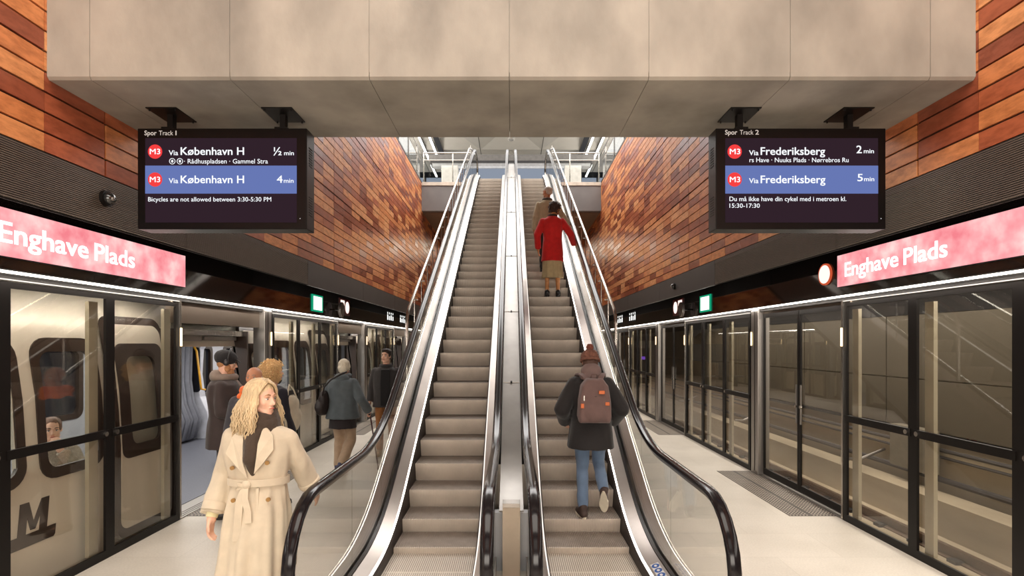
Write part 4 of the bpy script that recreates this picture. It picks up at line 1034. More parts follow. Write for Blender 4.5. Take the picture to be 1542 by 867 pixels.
def trousers(J, m, flare=(.085, .065, .058), voxel=.012, disp=(.010, 10, 6, 1), name='trousers', stop=.0):
    s = J['s']; q = MB(); q.ell(J['hip'] + V3(0, 0, .01), (.172 * s, .125 * s, .13 * s)); q.cap(J['hip'], J['waist'], .14 * s, .125 * s)
    for k in 'LR':
        q.chain([J['hp' + k], J['kn' + k], J['kn' + k].lerp(J['an' + k], .88 - stop)], [(flare[0] + .012) * s, flare[1] * s, flare[2] * s])
    return bake(q, name, m, J['root'], voxel, 4, disp)
def torso_rings(q, rings, n=40, fold=None):
    """rings: (centre, rx, ry, amp)"""
    rs = []
    for c, rx, ry, amp in rings:
        r = []
        for k in range(n):
            t = 2 * PI * k / n; f = 1 + (amp * ((math.sin(7 * t + 1.0) * .6 + math.sin(11 * t + c[2] * 2) * .4) if amp < .049 else 1.5 * (math.sin(9 * t + .6 + c[2]) * .55 + abs(math.sin(8.5 * t + c[2] * 1.5)) * .7 - .4)) if amp else 0)
            e = 2.3; ct, st = math.cos(t), math.sin(t); rr = (abs(ct) ** e + abs(st) ** e) ** (-1 / e)
            r.append(Vector(c) + V3(rx * rr * ct * f, ry * rr * st * f, 0))
        rs.append(r)
    return q.rings(rs)
def sleeves(q, J, r=(.078, .062, .055), ends=(1.0, 1.0)):
    s = J['s']
    for i, k in enumerate('LR'):
        if r[0] <= 0: continue
        w = J['el' + k].lerp(J['wr' + k], ends[i])
        q.chain([J['sh' + k] + V3(0, 0, -.008), J['el' + k]], [r[0] * .9 * s, r[1] * s]); 
        q.tube([J['el' + k], w], [r[1] * s, r[2] * s], 14); q.ell(J['el' + k], (r[1] * s,) * 3)
def strands(name, m, parent, n, fn, seed=3, segs=9, r0=.006):
    rr = random.Random(seed); q = MB()
    for i in range(n):
        pts, r = fn(rr, i)
        q.tube(pts, [r * (1 - .75 * (k / (len(pts) - 1)) ** 2) for k in range(len(pts))], 5)
    return q.build(name, m, parent, 'all', world=False, recalc=False)
def scalp(J, rr, a0=-1.9, a1=1.9, e0=-.2, e1=1.4, R_=(.082, .104, .090), oz=.032, oy=-.018):
    th = rr.uniform(a0, a1) + PI; ph = rr.uniform(e0, e1)
    return Vector((R_[0] * math.cos(ph) * math.sin(th), oy + R_[1] * math.cos(ph) * math.cos(th), oz + R_[2] * math.sin(ph)))
def hair_cap(J, m, prims, voxel=.008, disp=(.005, 40, 40, 2), name='hair'):
    s = J['s']; q = MB(); M = J['M']; c = J['head']
    for (x, y, z, a, b, d) in prims: q.ell(c + M @ (V3(x, y, z) * s), (a * s, b * s, d * s), M, 22, 14)
    return bake(q, name, m, J['root'], voxel, 2, disp)
def curly(J, m, n, r, spread, seed, cut=None, name='hair', cz=.0, tube=.0045, off=(0, 0, 0)):
    rr = random.Random(seed); q = MB(); M = J['M']; c = J['head']; s = J['s']
    while n > 0:
        v = Vector((rr.gauss(0, 1), rr.gauss(0, 1), rr.gauss(0, 1))).normalized()
        if cut and cut(v): continue
        n -= 1
        p = Vector((v.x * spread[0], v.y * spread[1] - .02, v.z * spread[2] + .02 + cz)) * rr.uniform(.72, 1.02) + Vector(off)
        d = (v + Vector((rr.uniform(-.7, .7), rr.uniform(-.7, .7), rr.uniform(-.9, .3)))).normalized(); a = d.orthogonal().normalized(); b = d.cross(a); L = rr.uniform(.03, .06); R0 = rr.uniform(.6, 1.2) * r
        ph = rr.uniform(0, 6)
        pts = [c + M @ ((p + d * L * (k / 12 - .4) + (a * math.cos(k * .95 + ph) + b * math.sin(k * .95 + ph)) * R0) * s) for k in range(13)]
        q.tube(pts, tube * s, 5)
    return q.build(name, m, J['root'], 'all', world=False, recalc=False)

SK = skin_mat('skin_light', lin(232, 184, 158)); SK2 = skin_mat('skin_warm', lin(206, 146, 112)); LIP = mat('lip_pink', lin(186, 96, 84), .45)
BRB = mat('brow_blond', lin(150, 110, 70), .8); BRD = mat('brow_dark', lin(50, 34, 26), .8); BRG = mat('brow_grey', lin(140, 130, 120), .8)

# ---------- 1. woman in beige trench coat, walking towards the camera, looking to her left
def trench_woman():
    hm = Matrix.Rotation(math.radians(66), 3, 'Z') @ Matrix.Rotation(math.radians(-2), 3, 'X')
    root, J = person('blonde person in a beige belted trench coat and dark scarf beside the left escalator', (-1.61, 3.40, 0), PI + .05, 1.69,
        dict(shL=(.01, -.01, -.02), elL=(.01, -.07, .05), wrL=(-.02, -.25, .10), elR=(.015, -.02, 0), wrR=(.02, .02, -.01), knL=(0, .10, 0), anL=(0, .14, 0), toeL=(0, .14, 0), anR=(0, -.18, .05), toeR=(0, -.16, .0), knR=(0, -.02, 0), hip=(0, 0, 0)),
        SK, LIP, BRB, hm, male=False, hoff=(-.022, 0, 0), curls=(.35, .5), handdir=((V3(-.25, -.45, -.85), V3(.2, 1, 0)), (V3(.05, .15, -1), V3(0, 1, 0))))
    s = J['s']; beige = cloth('trench_beige', lin(204, 190, 167), bscale=300, bump=.15, var=.06)
    q = MB()
    torso_rings(q, [((0, -.01, 1.46 * s), .085, .07, 0), ((0, -.01, 1.43 * s), .15, .095, 0), ((0, -.005, 1.38 * s), .205, .12, 0), ((0, 0, 1.28 * s), .205, .140, .008), ((0, .005, 1.18 * s), .185, .135, .015),
                    ((0, .01, 1.10 * s), .165, .125, .03), ((0, .01, 1.04 * s), .172, .135, .05), ((0, .01, .93 * s), .188, .155, .055), ((0.01, .01, .75 * s), .200, .185, .07), ((0.02, .01, .58 * s), .215, .205, .08), ((.03, .01, .50 * s), .225, .215, .085)], 72)
    sleeves(q, J, (.086, .070, .066), (.93, .93))
    coat = bake(q, 'trench_coat', beige, root, .009, 3, (.016, 9, 2.4, 4))
    # belt, knot, tails
    b = MB(); n = 48; z0 = 1.10 * s
    rs = []
    for dz in (-.022, .022):
        rs.append([V3(.186 * math.cos(2 * PI * k / n), .010 + .146 * math.sin(2 * PI * k / n), z0 + dz + .012 * math.sin(2 * PI * k / n * 1)) for k in range(n)])
    b.rings(rs); b.build('belt', beige, coat, 40, world=False)
    kx = .015; ky = .158
    MB().ell((kx, ky, z0 + .005), (.028, .016, .026)).build('belt_knot', beige, coat, 'all', world=False)
    def ribbon(name, pts, w, th, m, parent, wdir=V3(1, 0, 0)):
        q = MB(); rs = []
        for i, p in enumerate(pts):
            p = Vector(p); t = (Vector(pts[min(i + 1, len(pts) - 1)]) - Vector(pts[max(i - 1, 0)])).normalized(); a = (wdir - t * wdir.dot(t)).normalized(); nn = t.cross(a)
            ww = w[i] if isinstance(w, (list, tuple)) else w
            rs.append([p + a * ww / 2 + nn * th / 2, p - a * ww / 2 + nn * th / 2, p - a * ww / 2 - nn * th / 2, p + a * ww / 2 - nn * th / 2])
        q.rings(rs); return q.build(name, m, parent, 30, world=False, bevel=.002)
    ribbon('belt_tail', [(kx + .01, ky, z0), (kx + .03, ky + .022, z0 - .08), (kx + .04, ky + .026, z0 - .22), (kx + .045, ky + .03, z0 - .33)], [.03, .045, .048, .05], .008, beige, coat)
    ribbon('belt_tail', [(kx, ky, z0), (kx + .0, ky + .022, z0 - .07), (kx - .02, ky + .026, z0 - .15), (kx - .025, ky + .03, z0 - .22)], [.03, .040, .042, .042], .008, beige, coat)
    ribbon('belt_loop', [(kx, ky, z0), (kx + .045, ky + .02, z0 + .012), (kx + .055, ky + .015, z0 - .012), (kx, ky, z0 - .005)], .025, .006, beige, coat, V3(0, 0, 1))
    # lapels (person's right = local +x)
    def flap(name, pts, th=.012, m=beige, par=coat):
        q = MB(); a = [Vector(p) for p in pts]; q.rings([a, [p + V3(0, th, 0) for p in a]]); return q.build(name, m, par, False, world=False, bevel=.004)
    flap('lapel', [(.060, .075, 1.475 * s), (.125, .098, 1.40 * s), (.150, .128, 1.30 * s), (.060, .150, 1.20 * s), (.005, .152, 1.14 * s), (.035, .150, 1.25 * s), (.045, .13, 1.36 * s)])
    flap('lapel', [(-.060, .075, 1.475 * s), (-.125, .098, 1.41 * s), (-.140, .130, 1.32 * s), (-.085, .150, 1.24 * s), (-.03, .152, 1.17 * s), (-.045, .150, 1.28 * s), (-.045, .13, 1.36 * s)])
    ribbon('front_edge', [(-.045, .140, 1.08 * s), (-.05, .160, .93 * s), (-.05, .190, .75 * s), (-.055, .215, .52 * s)], .018, .012, beige, coat)
    bt = mat('horn_button', lin(150, 112, 60), .35)
    for x, z, y in ((.105, 1.21, .138), (-.105, 1.24, .140), (-.115, 1.01, .150), (.09, 1.01, .158)):
        MB().cyl((x, y, z * s), (x, y + .012, z * s), .013, 16).build('button', bt, coat, 40, world=False)
    for k in 'LR':
        w = J['el' + k].lerp(J['wr' + k], .88); w2 = J['el' + k].lerp(J['wr' + k], .98); w0 = J['el' + k].lerp(J['wr' + k], .68)
        MB().tube([w0, w0.lerp(w, .15), w0.lerp(w, .9), w], [.070 * s, .076 * s, .075 * s, .067 * s], 18).build('cuff', beige, coat, 50, world=False)
        MB().tube([w, w2.lerp(w, -.4)], [.036, .034], 14).build('sweater_cuff', cloth('pale_yellow_knit', lin(232, 222, 176)), root, 50, world=False)
    for u in ():
        flap('pocket_flap', [(u * .125, .115, .98 * s), (u * .150, .105, .98 * s), (u * .165, .128, .82 * s), (u * .14, .138, .82 * s)], .02)
    trousers(J, cloth('dark_denim', lin(40, 48, 70)), (.075, .058, .05))
    bt2 = mat('black_leather', (.02, .018, .018), .4); 
    for k in 'LR': shoe(J, k, bt2, bt2)
    # scarf
    sc_ = cloth('scarf_dark_brown', lin(64, 50, 38), bscale=120, bump=.5)
    q = MB(); nk = J['neck']
    for dz, rr_, t in ((.015, .088, .040), (.055, .082, .034), (-.025, .092, .038)):
        q.tube([nk + V3(rr_ * math.cos(2 * PI * k / 20), .012 + rr_ * .95 * math.sin(2 * PI * k / 20), dz + .012 * math.sin(4 * PI * k / 20)) for k in range(20)], t * s, 10, closed=True)
    q.ell(nk + V3(.01, .09, -.045), (.062, .042, .055)); q.cap(nk + V3(.0, .10, -.06), V3(.0, .132, 1.27 * s), .055, .048); q.cap(V3(.0, .118, 1.27 * s), V3(-.01, .118, 1.17 * s), .046, .026)
    bake(q, 'scarf', sc_, root, .0085, 3, (.007, 18, 6, 3))
    # hair: cap plus long wavy strands
    hm_ = mat('blond_hair', lin(208, 184, 146), .42, 0, .22, 60, .3, 300, (1, 1, .08)); M = J['M']; c = J['head']
    cap_ = hair_cap(J, hm_, [(0, -.030, .042, .084, .100, .088), (0, -.062, -.03, .080, .064, .10), (.060, -.02, -.01, .030, .055, .075), (-.060, -.02, -.01, .030, .055, .075)], .007, (.003, 60, 15, 2))
    def st(rr, i):
        u = rr.choice((-1, 1)); y0 = rr.uniform(-.75, .62); back = rr.uniform(0, 1) ** .8; a = u * (1.0 + back * 2.0)
        if i % 9 == 0: a = u * rr.uniform(.95, 1.25)
        v0 = Vector((u * .06, y0, 1 - abs(y0) * .35)).normalized(); v1 = Vector((math.sin(a), math.cos(a), -.12)).normalized()
        lift = rr.uniform(1.0, 1.10); wv = rr.uniform(.007, .017); ph = rr.uniform(0, 6); L = rr.uniform(.20, .36); fl = rr.uniform(.9, 1.9); pts = []
        for k in range(16):
            t = k / 15; e = min(1, t / .36)
            v = v0.slerp(v1, e); p = Vector((0, -.018, .030)) + Vector((v.x * .087, v.y * .106, v.z * .095)) * lift
            if t > .36:
                g = (t - .36) / .64; bulge = fl * .028 * math.sin(min(1, g * 1.15) * PI * .75)
                p += Vector((math.sin(a) * bulge, math.cos(a) * bulge - .02 * g, -L * g))
                p += Vector((math.cos(g * 15 + ph), math.sin(g * 13 + ph), 0)) * wv * (.25 + .75 * g)
            pts.append(c + (M @ (p * s)))
        return pts, rr.uniform(.0038, .0065)
    strands('hair_strands', hm_, cap_, 620, st, 11)
    MB().ell(c + M @ (V3(.076, -.0, -.035) * s), (.005, .005, .006)).build('earring', m_rail, J['body'], 'all', world=False)
trench_woman()

def long_hair_simple(): pass

# ---------- generic jacket
def jacket(J, m, name, length=.78, rx=.20, ry=.14, flare=1.0, sl=(.080, .066, .056), voxel=.011, disp=(.007, 9, 4, 2), neck=.08, ends=(.97, .97), lean=0.):
    s = J['s']; q = MB(); z1 = 1.455; top = J['neck']; hp = J['hip']; ch = J['chest']
    def cx_(z):   # centre line through hip, waist, chest, neck
        pts = [J['hip'], J['waist'], J['chest'], J['neck']]
        if z <= pts[0].z: return Vector((hp.x, hp.y, z))
        for a, b in zip(pts[:-1], pts[1:]):
            if z <= b.z: t = (z - a.z) / (b.z - a.z); v = a.lerp(b, t); return Vector((v.x, v.y, z))
        return Vector((top.x, top.y, z))
    nz = J['neck'].z; R_ = [(nz + .0, neck, neck * .9), (nz - .03 * s, rx * .66, ry * .75), (nz - .07 * s, rx * .98, ry * .88), (nz - .16 * s, rx * 1.02, ry * 1.02), (nz - .28 * s, rx * .97, ry * 1.0), (J['waist'].z, rx * .93, ry * .98)]
    zb = length * s; hz_ = J['waist'].z
    for k in range(1, 5):
        t = k / 4; R_.append((hz_ + (zb - hz_) * t, rx * (.93 + (.09 + .0) * t) * (1 + (flare - 1) * t), ry * (.98 + .08 * t) * (1 + (flare - 1) * t)))
    torso_rings(q, [(cx_(z), a * s / 1.0, b * s, .018) for z, a, b in R_], 48)
    sleeves(q, J, sl, ends)
    return bake(q, name, m, J['root'], voxel, 4, disp)

# ---------- 2. bearded man in black cap and headphones at the train door, seen from behind right
def cap_man():
    hm = Matrix.Rotation(math.radians(8), 3, 'Z') @ Matrix.Rotation(math.radians(-14), 3, 'X')
    root, J = person('bearded person in black cap, headphones and dark jacket at the open train door', (-3.20, 5.95, 0), math.radians(-72), 1.84,
        dict(elL=(.0, .02, 0), wrL=(.06, .20, .16), elR=(-.0, .03, 0), wrR=(-.08, .22, .16)), SK, LIP, mat('brow_ginger', lin(150, 90, 50), .8), hm, curls=(.9, .9), handdir=((V3(.4, 1, .1), V3(0, 0, 1)), (V3(-.4, 1, .1), V3(0, 0, 1))))
    s = J['s']; jk = cloth('dark_brown_jacket', lin(58, 46, 44)); hd = cloth('grey_hoodie', lin(140, 124, 112))
    jacket(J, jk, 'jacket', .74, .225, .17, 1.0)
    q = MB(); torso_rings(q, [(J['neck'] + V3(0, .02, .02), .075, .075, 0), (V3(0, .075, 1.38 * s), .085, .10, .02), (V3(0, .09, 1.15 * s), .085, .10, .02), (V3(0, .09, .85 * s), .085, .09, .02)], 32); bake(q, 'hoodie_front', hd, root, .01, 3, (.005, 12, 6, 1))
    q = MB(); q.ell(J['neck'] + V3(0, -.07, .02), (.125, .075, .075)); q.tube([J['neck'] + V3(.1 * math.cos(a), .01 + .10 * math.sin(a), .01 + .0 * a) for a in [k * 2 * PI / 16 for k in range(16)]], .04, 8, closed=True); bake(q, 'hood', hd, root, .01, 3, (.006, 14, 10, 5))
    trousers(J, cloth('black_trousers', lin(30, 28, 30))); 
    bl = mat('black_leather', (.02, .018, .018), .4)
    for k in 'LR': shoe(J, k, bl, bl)
    M = J['M']; c = J['head']; T = lambda x, y, z: c + M @ (V3(x, y, z) * s)
    cm = cloth('black_cap_cloth', lin(26, 24, 26))
    q = MB(); q.ell(T(0, -.022, .042), (.094 * s, .118 * s, .090 * s), M); cp = bake(q, 'cap', cm, root, .008, 2, (.003, 20, 20, 1))
    q = MB(); q.rings([[T(.070 * math.cos(a), .080 + .048 * math.sin(a), .040 - .02 * math.sin(a)) for a in [PI * k / 12 for k in range(13)]], [T(.070 * math.cos(a), .080 + .048 * math.sin(a), .050 - .02 * math.sin(a)) for a in [PI * k / 12 for k in range(13)]]]); q.build('cap_brim', cm, cp, 30, world=False)
    hp = mat('headphone_black', (.03, .03, .032), .35)
    hb = MB().tube([T(.092 * math.cos(a), -.0, .03 + .115 * math.sin(a)) for a in [PI * k / 14 for k in range(15)]], .009, 8).build('headphones', hp, root, 'all', world=False)
    for u in (-1, 1): MB().ell(T(u * .092, -.005, .0), (.022, .032, .038), M).build('ear_cup', hp, hb, 'all', world=False)
    gb = mat('ginger_beard', lin(186, 134, 92), .8, 0, .2, 60, .4, 200)
    hair_cap(J, gb, [(0, .050, -.095, .052, .046, .036), (0, .045, -.125, .038, .034, .040), (.052, .02, -.055, .018, .030, .045), (-.052, .02, -.055, .018, .030, .045), (.03, .06, -.07, .02, .024, .02), (-.03, .06, -.07, .02, .024, .02)], .007, (.006, 50, 30, 2), 'beard')
    hair_cap(J, gb, [(0, -.05, -.02, .068, .045, .055)], .008, (.003, 40, 30, 2), 'hair')
cap_man()

# ---------- 3. bald man with orange jacket, facing the camera
def bald_man():
    hm = Matrix.Rotation(math.radians(-12), 3, 'Z')
    root, J = person('bald person with an orange collar standing behind the blonde walker', (-2.64, 5.45, 0), PI + .3, 1.69, dict(), SK2, LIP, BRG, hm)
    jk = cloth('orange_collar_cloth', lin(244, 112, 36)); jacket(J, cloth('slate_jacket', lin(58, 56, 62)), 'jacket', .80, .205, .15, neck=.09)
    s = J['s']; q = MB(); q.tube([J['neck'] + V3(.095 * math.cos(a), .0 + .095 * math.sin(a), .03) for a in [k * 2 * PI / 16 for k in range(16)]], .05, 8, closed=True); q.ell(J['neck'] + V3(0, .01, -.03), (.165, .125, .065)); bake(q, 'collar', jk, root, .01, 2, (.004, 14, 10, 5))
    trousers(J, cloth('grey_trousers', lin(70, 66, 64))); bl = mat('black_leather', (.02, .018, .018), .4)
    for k in 'LR': shoe(J, k, bl, bl)
    hair_cap(J, mat('grey_hair', lin(150, 140, 130), .8, 0, .2, 60, .3, 200), [(0, -.062, -.012, .070, .052, .042), (.066, -.03, -.005, .012, .035, .025), (-.066, -.03, -.005, .012, .035, .025)], .008, (.002, 60, 60, 1))
bald_man()

# ---------- 4. curly-haired person, dark coat, pale tote
def curly_woman():
    root, J = person('person with big curly blonde hair and navy coat, back turned near the train door', (-2.84, 6.35, 0), math.radians(-25), 1.70, dict(), SK, LIP, BRB, Matrix.Rotation(math.radians(-20), 3, 'Z'), male=False)
    s = J['s']; jacket(J, cloth('navy_coat', lin(34, 32, 44)), 'coat', .62, .205, .15, 1.05)
    trousers(J, cloth('black_trousers', lin(30, 28, 30))); bl = mat('black_leather', (.02, .018, .018), .4)
    for k in 'LR': shoe(J, k, bl, bl)
    hm_ = mat('curly_ginger_hair', lin(244, 202, 146), .6, 0, .2, 60)
    hair_cap(J, hm_, [(0, -.035, .03, .105, .105, .105)], .01, (.010, 30, 30, 2)); curly(J, hm_, 420, .016, (.145, .135, .135), 5, lambda v: v.y > .55 and v.z < .5, 'curls', off=(0, -.02, -.01))
    t = thing('tote_bag', 'pale canvas tote bag hanging from the shoulder of the curly-haired person', 'bag', (-2.60, 6.30, .88)); cm = cloth('canvas_pale', lin(214, 206, 184))
    q = MB(); q.ell((0, 0, .16), (.05, .15, .17)); q.ell((0, 0, .30), (.035, .12, .14)); bake(q, 'bag_body', cm, t, .012, 3, (.012, 9, 6, 2))
    MB().tube([(.0, -.07, .40), (-.02, -.04, .50), (-.05, -.0, .56), (-.02, .04, .50), (0, .07, .40)], .009, 8).build('strap', cm, t, 'all', world=False)
    t.rotation_euler = (0, 0, math.radians(-25))
curly_woman()

# ---------- 5. white-haired person with cane and shoulder bag, walking away
def cane_person():
    hm = Matrix.Rotation(math.radians(-6), 3, 'X')
    root, J = person('white-haired person in a blue-grey jacket and tan trousers walking away with a cane', (-2.52, 7.95, 0), math.radians(-6), 1.70,
        dict(elR=(.07, -.03, .02), wrR=(.10, .10, .04), elL=(-.06, .0, .0), wrL=(-.02, .06, .04), anL=(.03, .0, 0), toeL=(.03, 0, 0), knR=(0, .06, 0), anR=(-.05, -.16, .07), toeR=(-.04, -.17, -.0), knL=(.02, .06, 0), head=(-.0, .05, -.01), neck=(0, .03, 0)), SK, LIP, BRG, hm, curls=(.4, 1.3), handdir=(None, (V3(0, .6, -.6), V3(0, .6, .8))))
    s = J['s']; gj = cloth('blue_grey_jacket', lin(84, 92, 96), bscale=160); bk = cloth('black_cardigan', lin(34, 26, 28))
    jacket(J, bk, 'long_top', .69, .195, .155, 1.06, (.0, .0, .0))
    jacket(J, gj, 'jacket', .84, .225, .18, 1.12, (.088, .076, .064), disp=(.010, 8, 4, 2))
    q = MB(); q.ell(J['neck'] + V3(0, -.07, -.02), (.125, .07, .07)); q.tube([J['neck'] + V3(.085 * math.cos(a), .01 + .085 * math.sin(a), .02) for a in [k * 2 * PI / 16 for k in range(16)]], .035, 8, closed=True); bake(q, 'hood', gj, root, .01, 3, (.006, 14, 10, 5))
    trousers(J, cloth('tan_trousers', lin(176, 150, 124)), (.095, .085, .075), disp=(.010, 8, 4, 1))
    wh = mat('white_sneaker', lin(225, 222, 218), .5); nv = mat('navy_sneaker', lin(60, 62, 90), .6)
    shoe(J, 'L', nv, wh); shoe(J, 'R', nv, wh, pitch=math.radians(35))
    hw = mat('white_hair', lin(222, 212, 190), .55, 0, .12, 60, .4, 260, (1, 1, .3))
    hair_cap(J, hw, [(0, -.030, .040, .084, .098, .084), (0, -.055, -.02, .082, .068, .085), (0, -.06, -.07, .066, .045, .04), (.055, -.0, -.0, .035, .05, .06), (-.055, -.0, -.0, .035, .05, .06)], .008, (.004, 60, 20, 2))
    # bag
    b = thing('shoulder_bag', 'black slouchy shoulder bag at the left hip of the white-haired walker', 'bag', (-2.80, 7.86, .88)); bm = mat('black_nylon', lin(36, 26, 24), .55, 0, .15, 10, .2, 60)
    q = MB(); q.ell((0, 0, .11), (.10, .13, .13)); q.ell((.03, 0, .22), (.075, .11, .14)); bake(q, 'bag_body', bm, b, .011, 3, (.010, 12, 8, 2))
    q = MB().tube([(.03, -.08, .28), (.07, -.10, .42), (.16, -.09, .52), (.30, -.07, .60), (.36, .0, .63)], .013, 8); q.build('strap', bm, b, 'all', world=False)
    # cane
    hx = root.matrix_basis if False else None
    Mx = Matrix.Translation(root.location) @ Matrix.Rotation(root.rotation_euler.z, 4, 'Z'); hp = Mx @ (J['wrR'] + J['hdR'] * .075 * s)
    cn = thing('walking_cane', 'thin dark red walking cane held in the right hand of the white-haired walker', 'cane', (hp.x + .12, hp.y + .02, 0))
    base = Vector((hp.x + .12, hp.y + .02, .0))
    MB().tube([base + V3(0, 0, .03), Vector((hp.x, hp.y, hp.z))], .011, 10).build('shaft', mat('cane_dark_red', lin(70, 26, 26), .3), cn, 'all')
    MB().cyl(base, base + V3(-.004, 0, .035), .016, 12).build('tip', m_gasket, cn, 40)
    MB().tube([Vector((hp.x, hp.y - .055, hp.z + .0)), Vector((hp.x, hp.y, hp.z + .012)), Vector((hp.x, hp.y + .06, hp.z + .0))], .014, 10).build('grip', m_gasket, cn, 'all')
cane_person()

# ---------- 6. dark-haired man facing the camera
def dark_man():
    hm = Matrix.Rotation(math.radians(-22), 3, 'Z')
    root, J = person('dark-haired person in black jacket and brown trousers standing behind the left escalator', (-2.17, 9.2, 0), PI + .15, 1.83,
        dict(anL=(0, -.10, .0), toeL=(0, -.1, 0), knR=(0, .06, 0), anR=(0, .08, 0), toeR=(0, .08, 0)), SK, LIP, BRD, hm)
    s = J['s']; bk = cloth('black_jacket', lin(56, 52, 52))
    q = MB(); jacket(J, cloth('black_tshirt', lin(20, 18, 20)), 'jumper', .90, .175, .145, 1.0, (.0, .0, .0))
    jk = jacket(J, bk, 'jacket', .80, .21, .15, 1.0, (.082, .068, .056))
    q = MB(); q.rings([[V3(-.075, .165, 1.42 * s), V3(.075, .165, 1.42 * s), V3(.085, .185, 1.2 * s), V3(.08, .180, .83 * s), V3(-.08, .180, .83 * s), V3(-.085, .185, 1.2 * s)], [V3(-.06, .10, 1.43 * s), V3(.06, .10, 1.43 * s), V3(.085, .10, 1.2 * s), V3(.08, .1, .82 * s), V3(-.08, .1, .82 * s), V3(-.085, .1, 1.2 * s)]]); q.build('jumper_front', cloth('black_tshirt', lin(20, 18, 20)), root, 40, world=False, bevel=.01)
    q = MB(); q.tube([J['neck'] + V3(.085 * math.cos(a), .01 + .085 * math.sin(a), .012) for a in [k * 2 * PI / 16 for k in range(16)]], .028, 8, closed=True); bake(q, 'collar', bk, root, .01, 2, (.004, 14, 10, 5))
    trousers(J, cloth('brown_trousers', lin(150, 96, 50)), (.085, .066, .06))
    ws = mat('tan_shoe', lin(170, 150, 120), .6)
    for k in 'LR': shoe(J, k, ws, mat('white_sole', lin(215, 210, 200), .6))
    hh = mat('dark_brown_hair', lin(40, 28, 22), .5, 0, .3, 60, .4, 260)
    hair_cap(J, hh, [(0, -.03, .048, .082, .098, .080), (0, -.06, .0, .078, .060, .075), (0, .03, .098, .060, .055, .028), (.062, -.01, .02, .018, .04, .045), (-.062, -.01, .02, .018, .04, .045)], .008, (.006, 45, 45, 2))
    c = thing('white_cane', 'thin white stick held low by the dark-haired person behind the left escalator', 'stick', (-1.93, 9.0, 0))
    MB().tube([(-1.90, 9.0, .86), (-1.93, 9.0, .02)], .010, 8).build('stick', mat('white_enamel', (.8, .8, .78), .3), c, 'all')
dark_man()

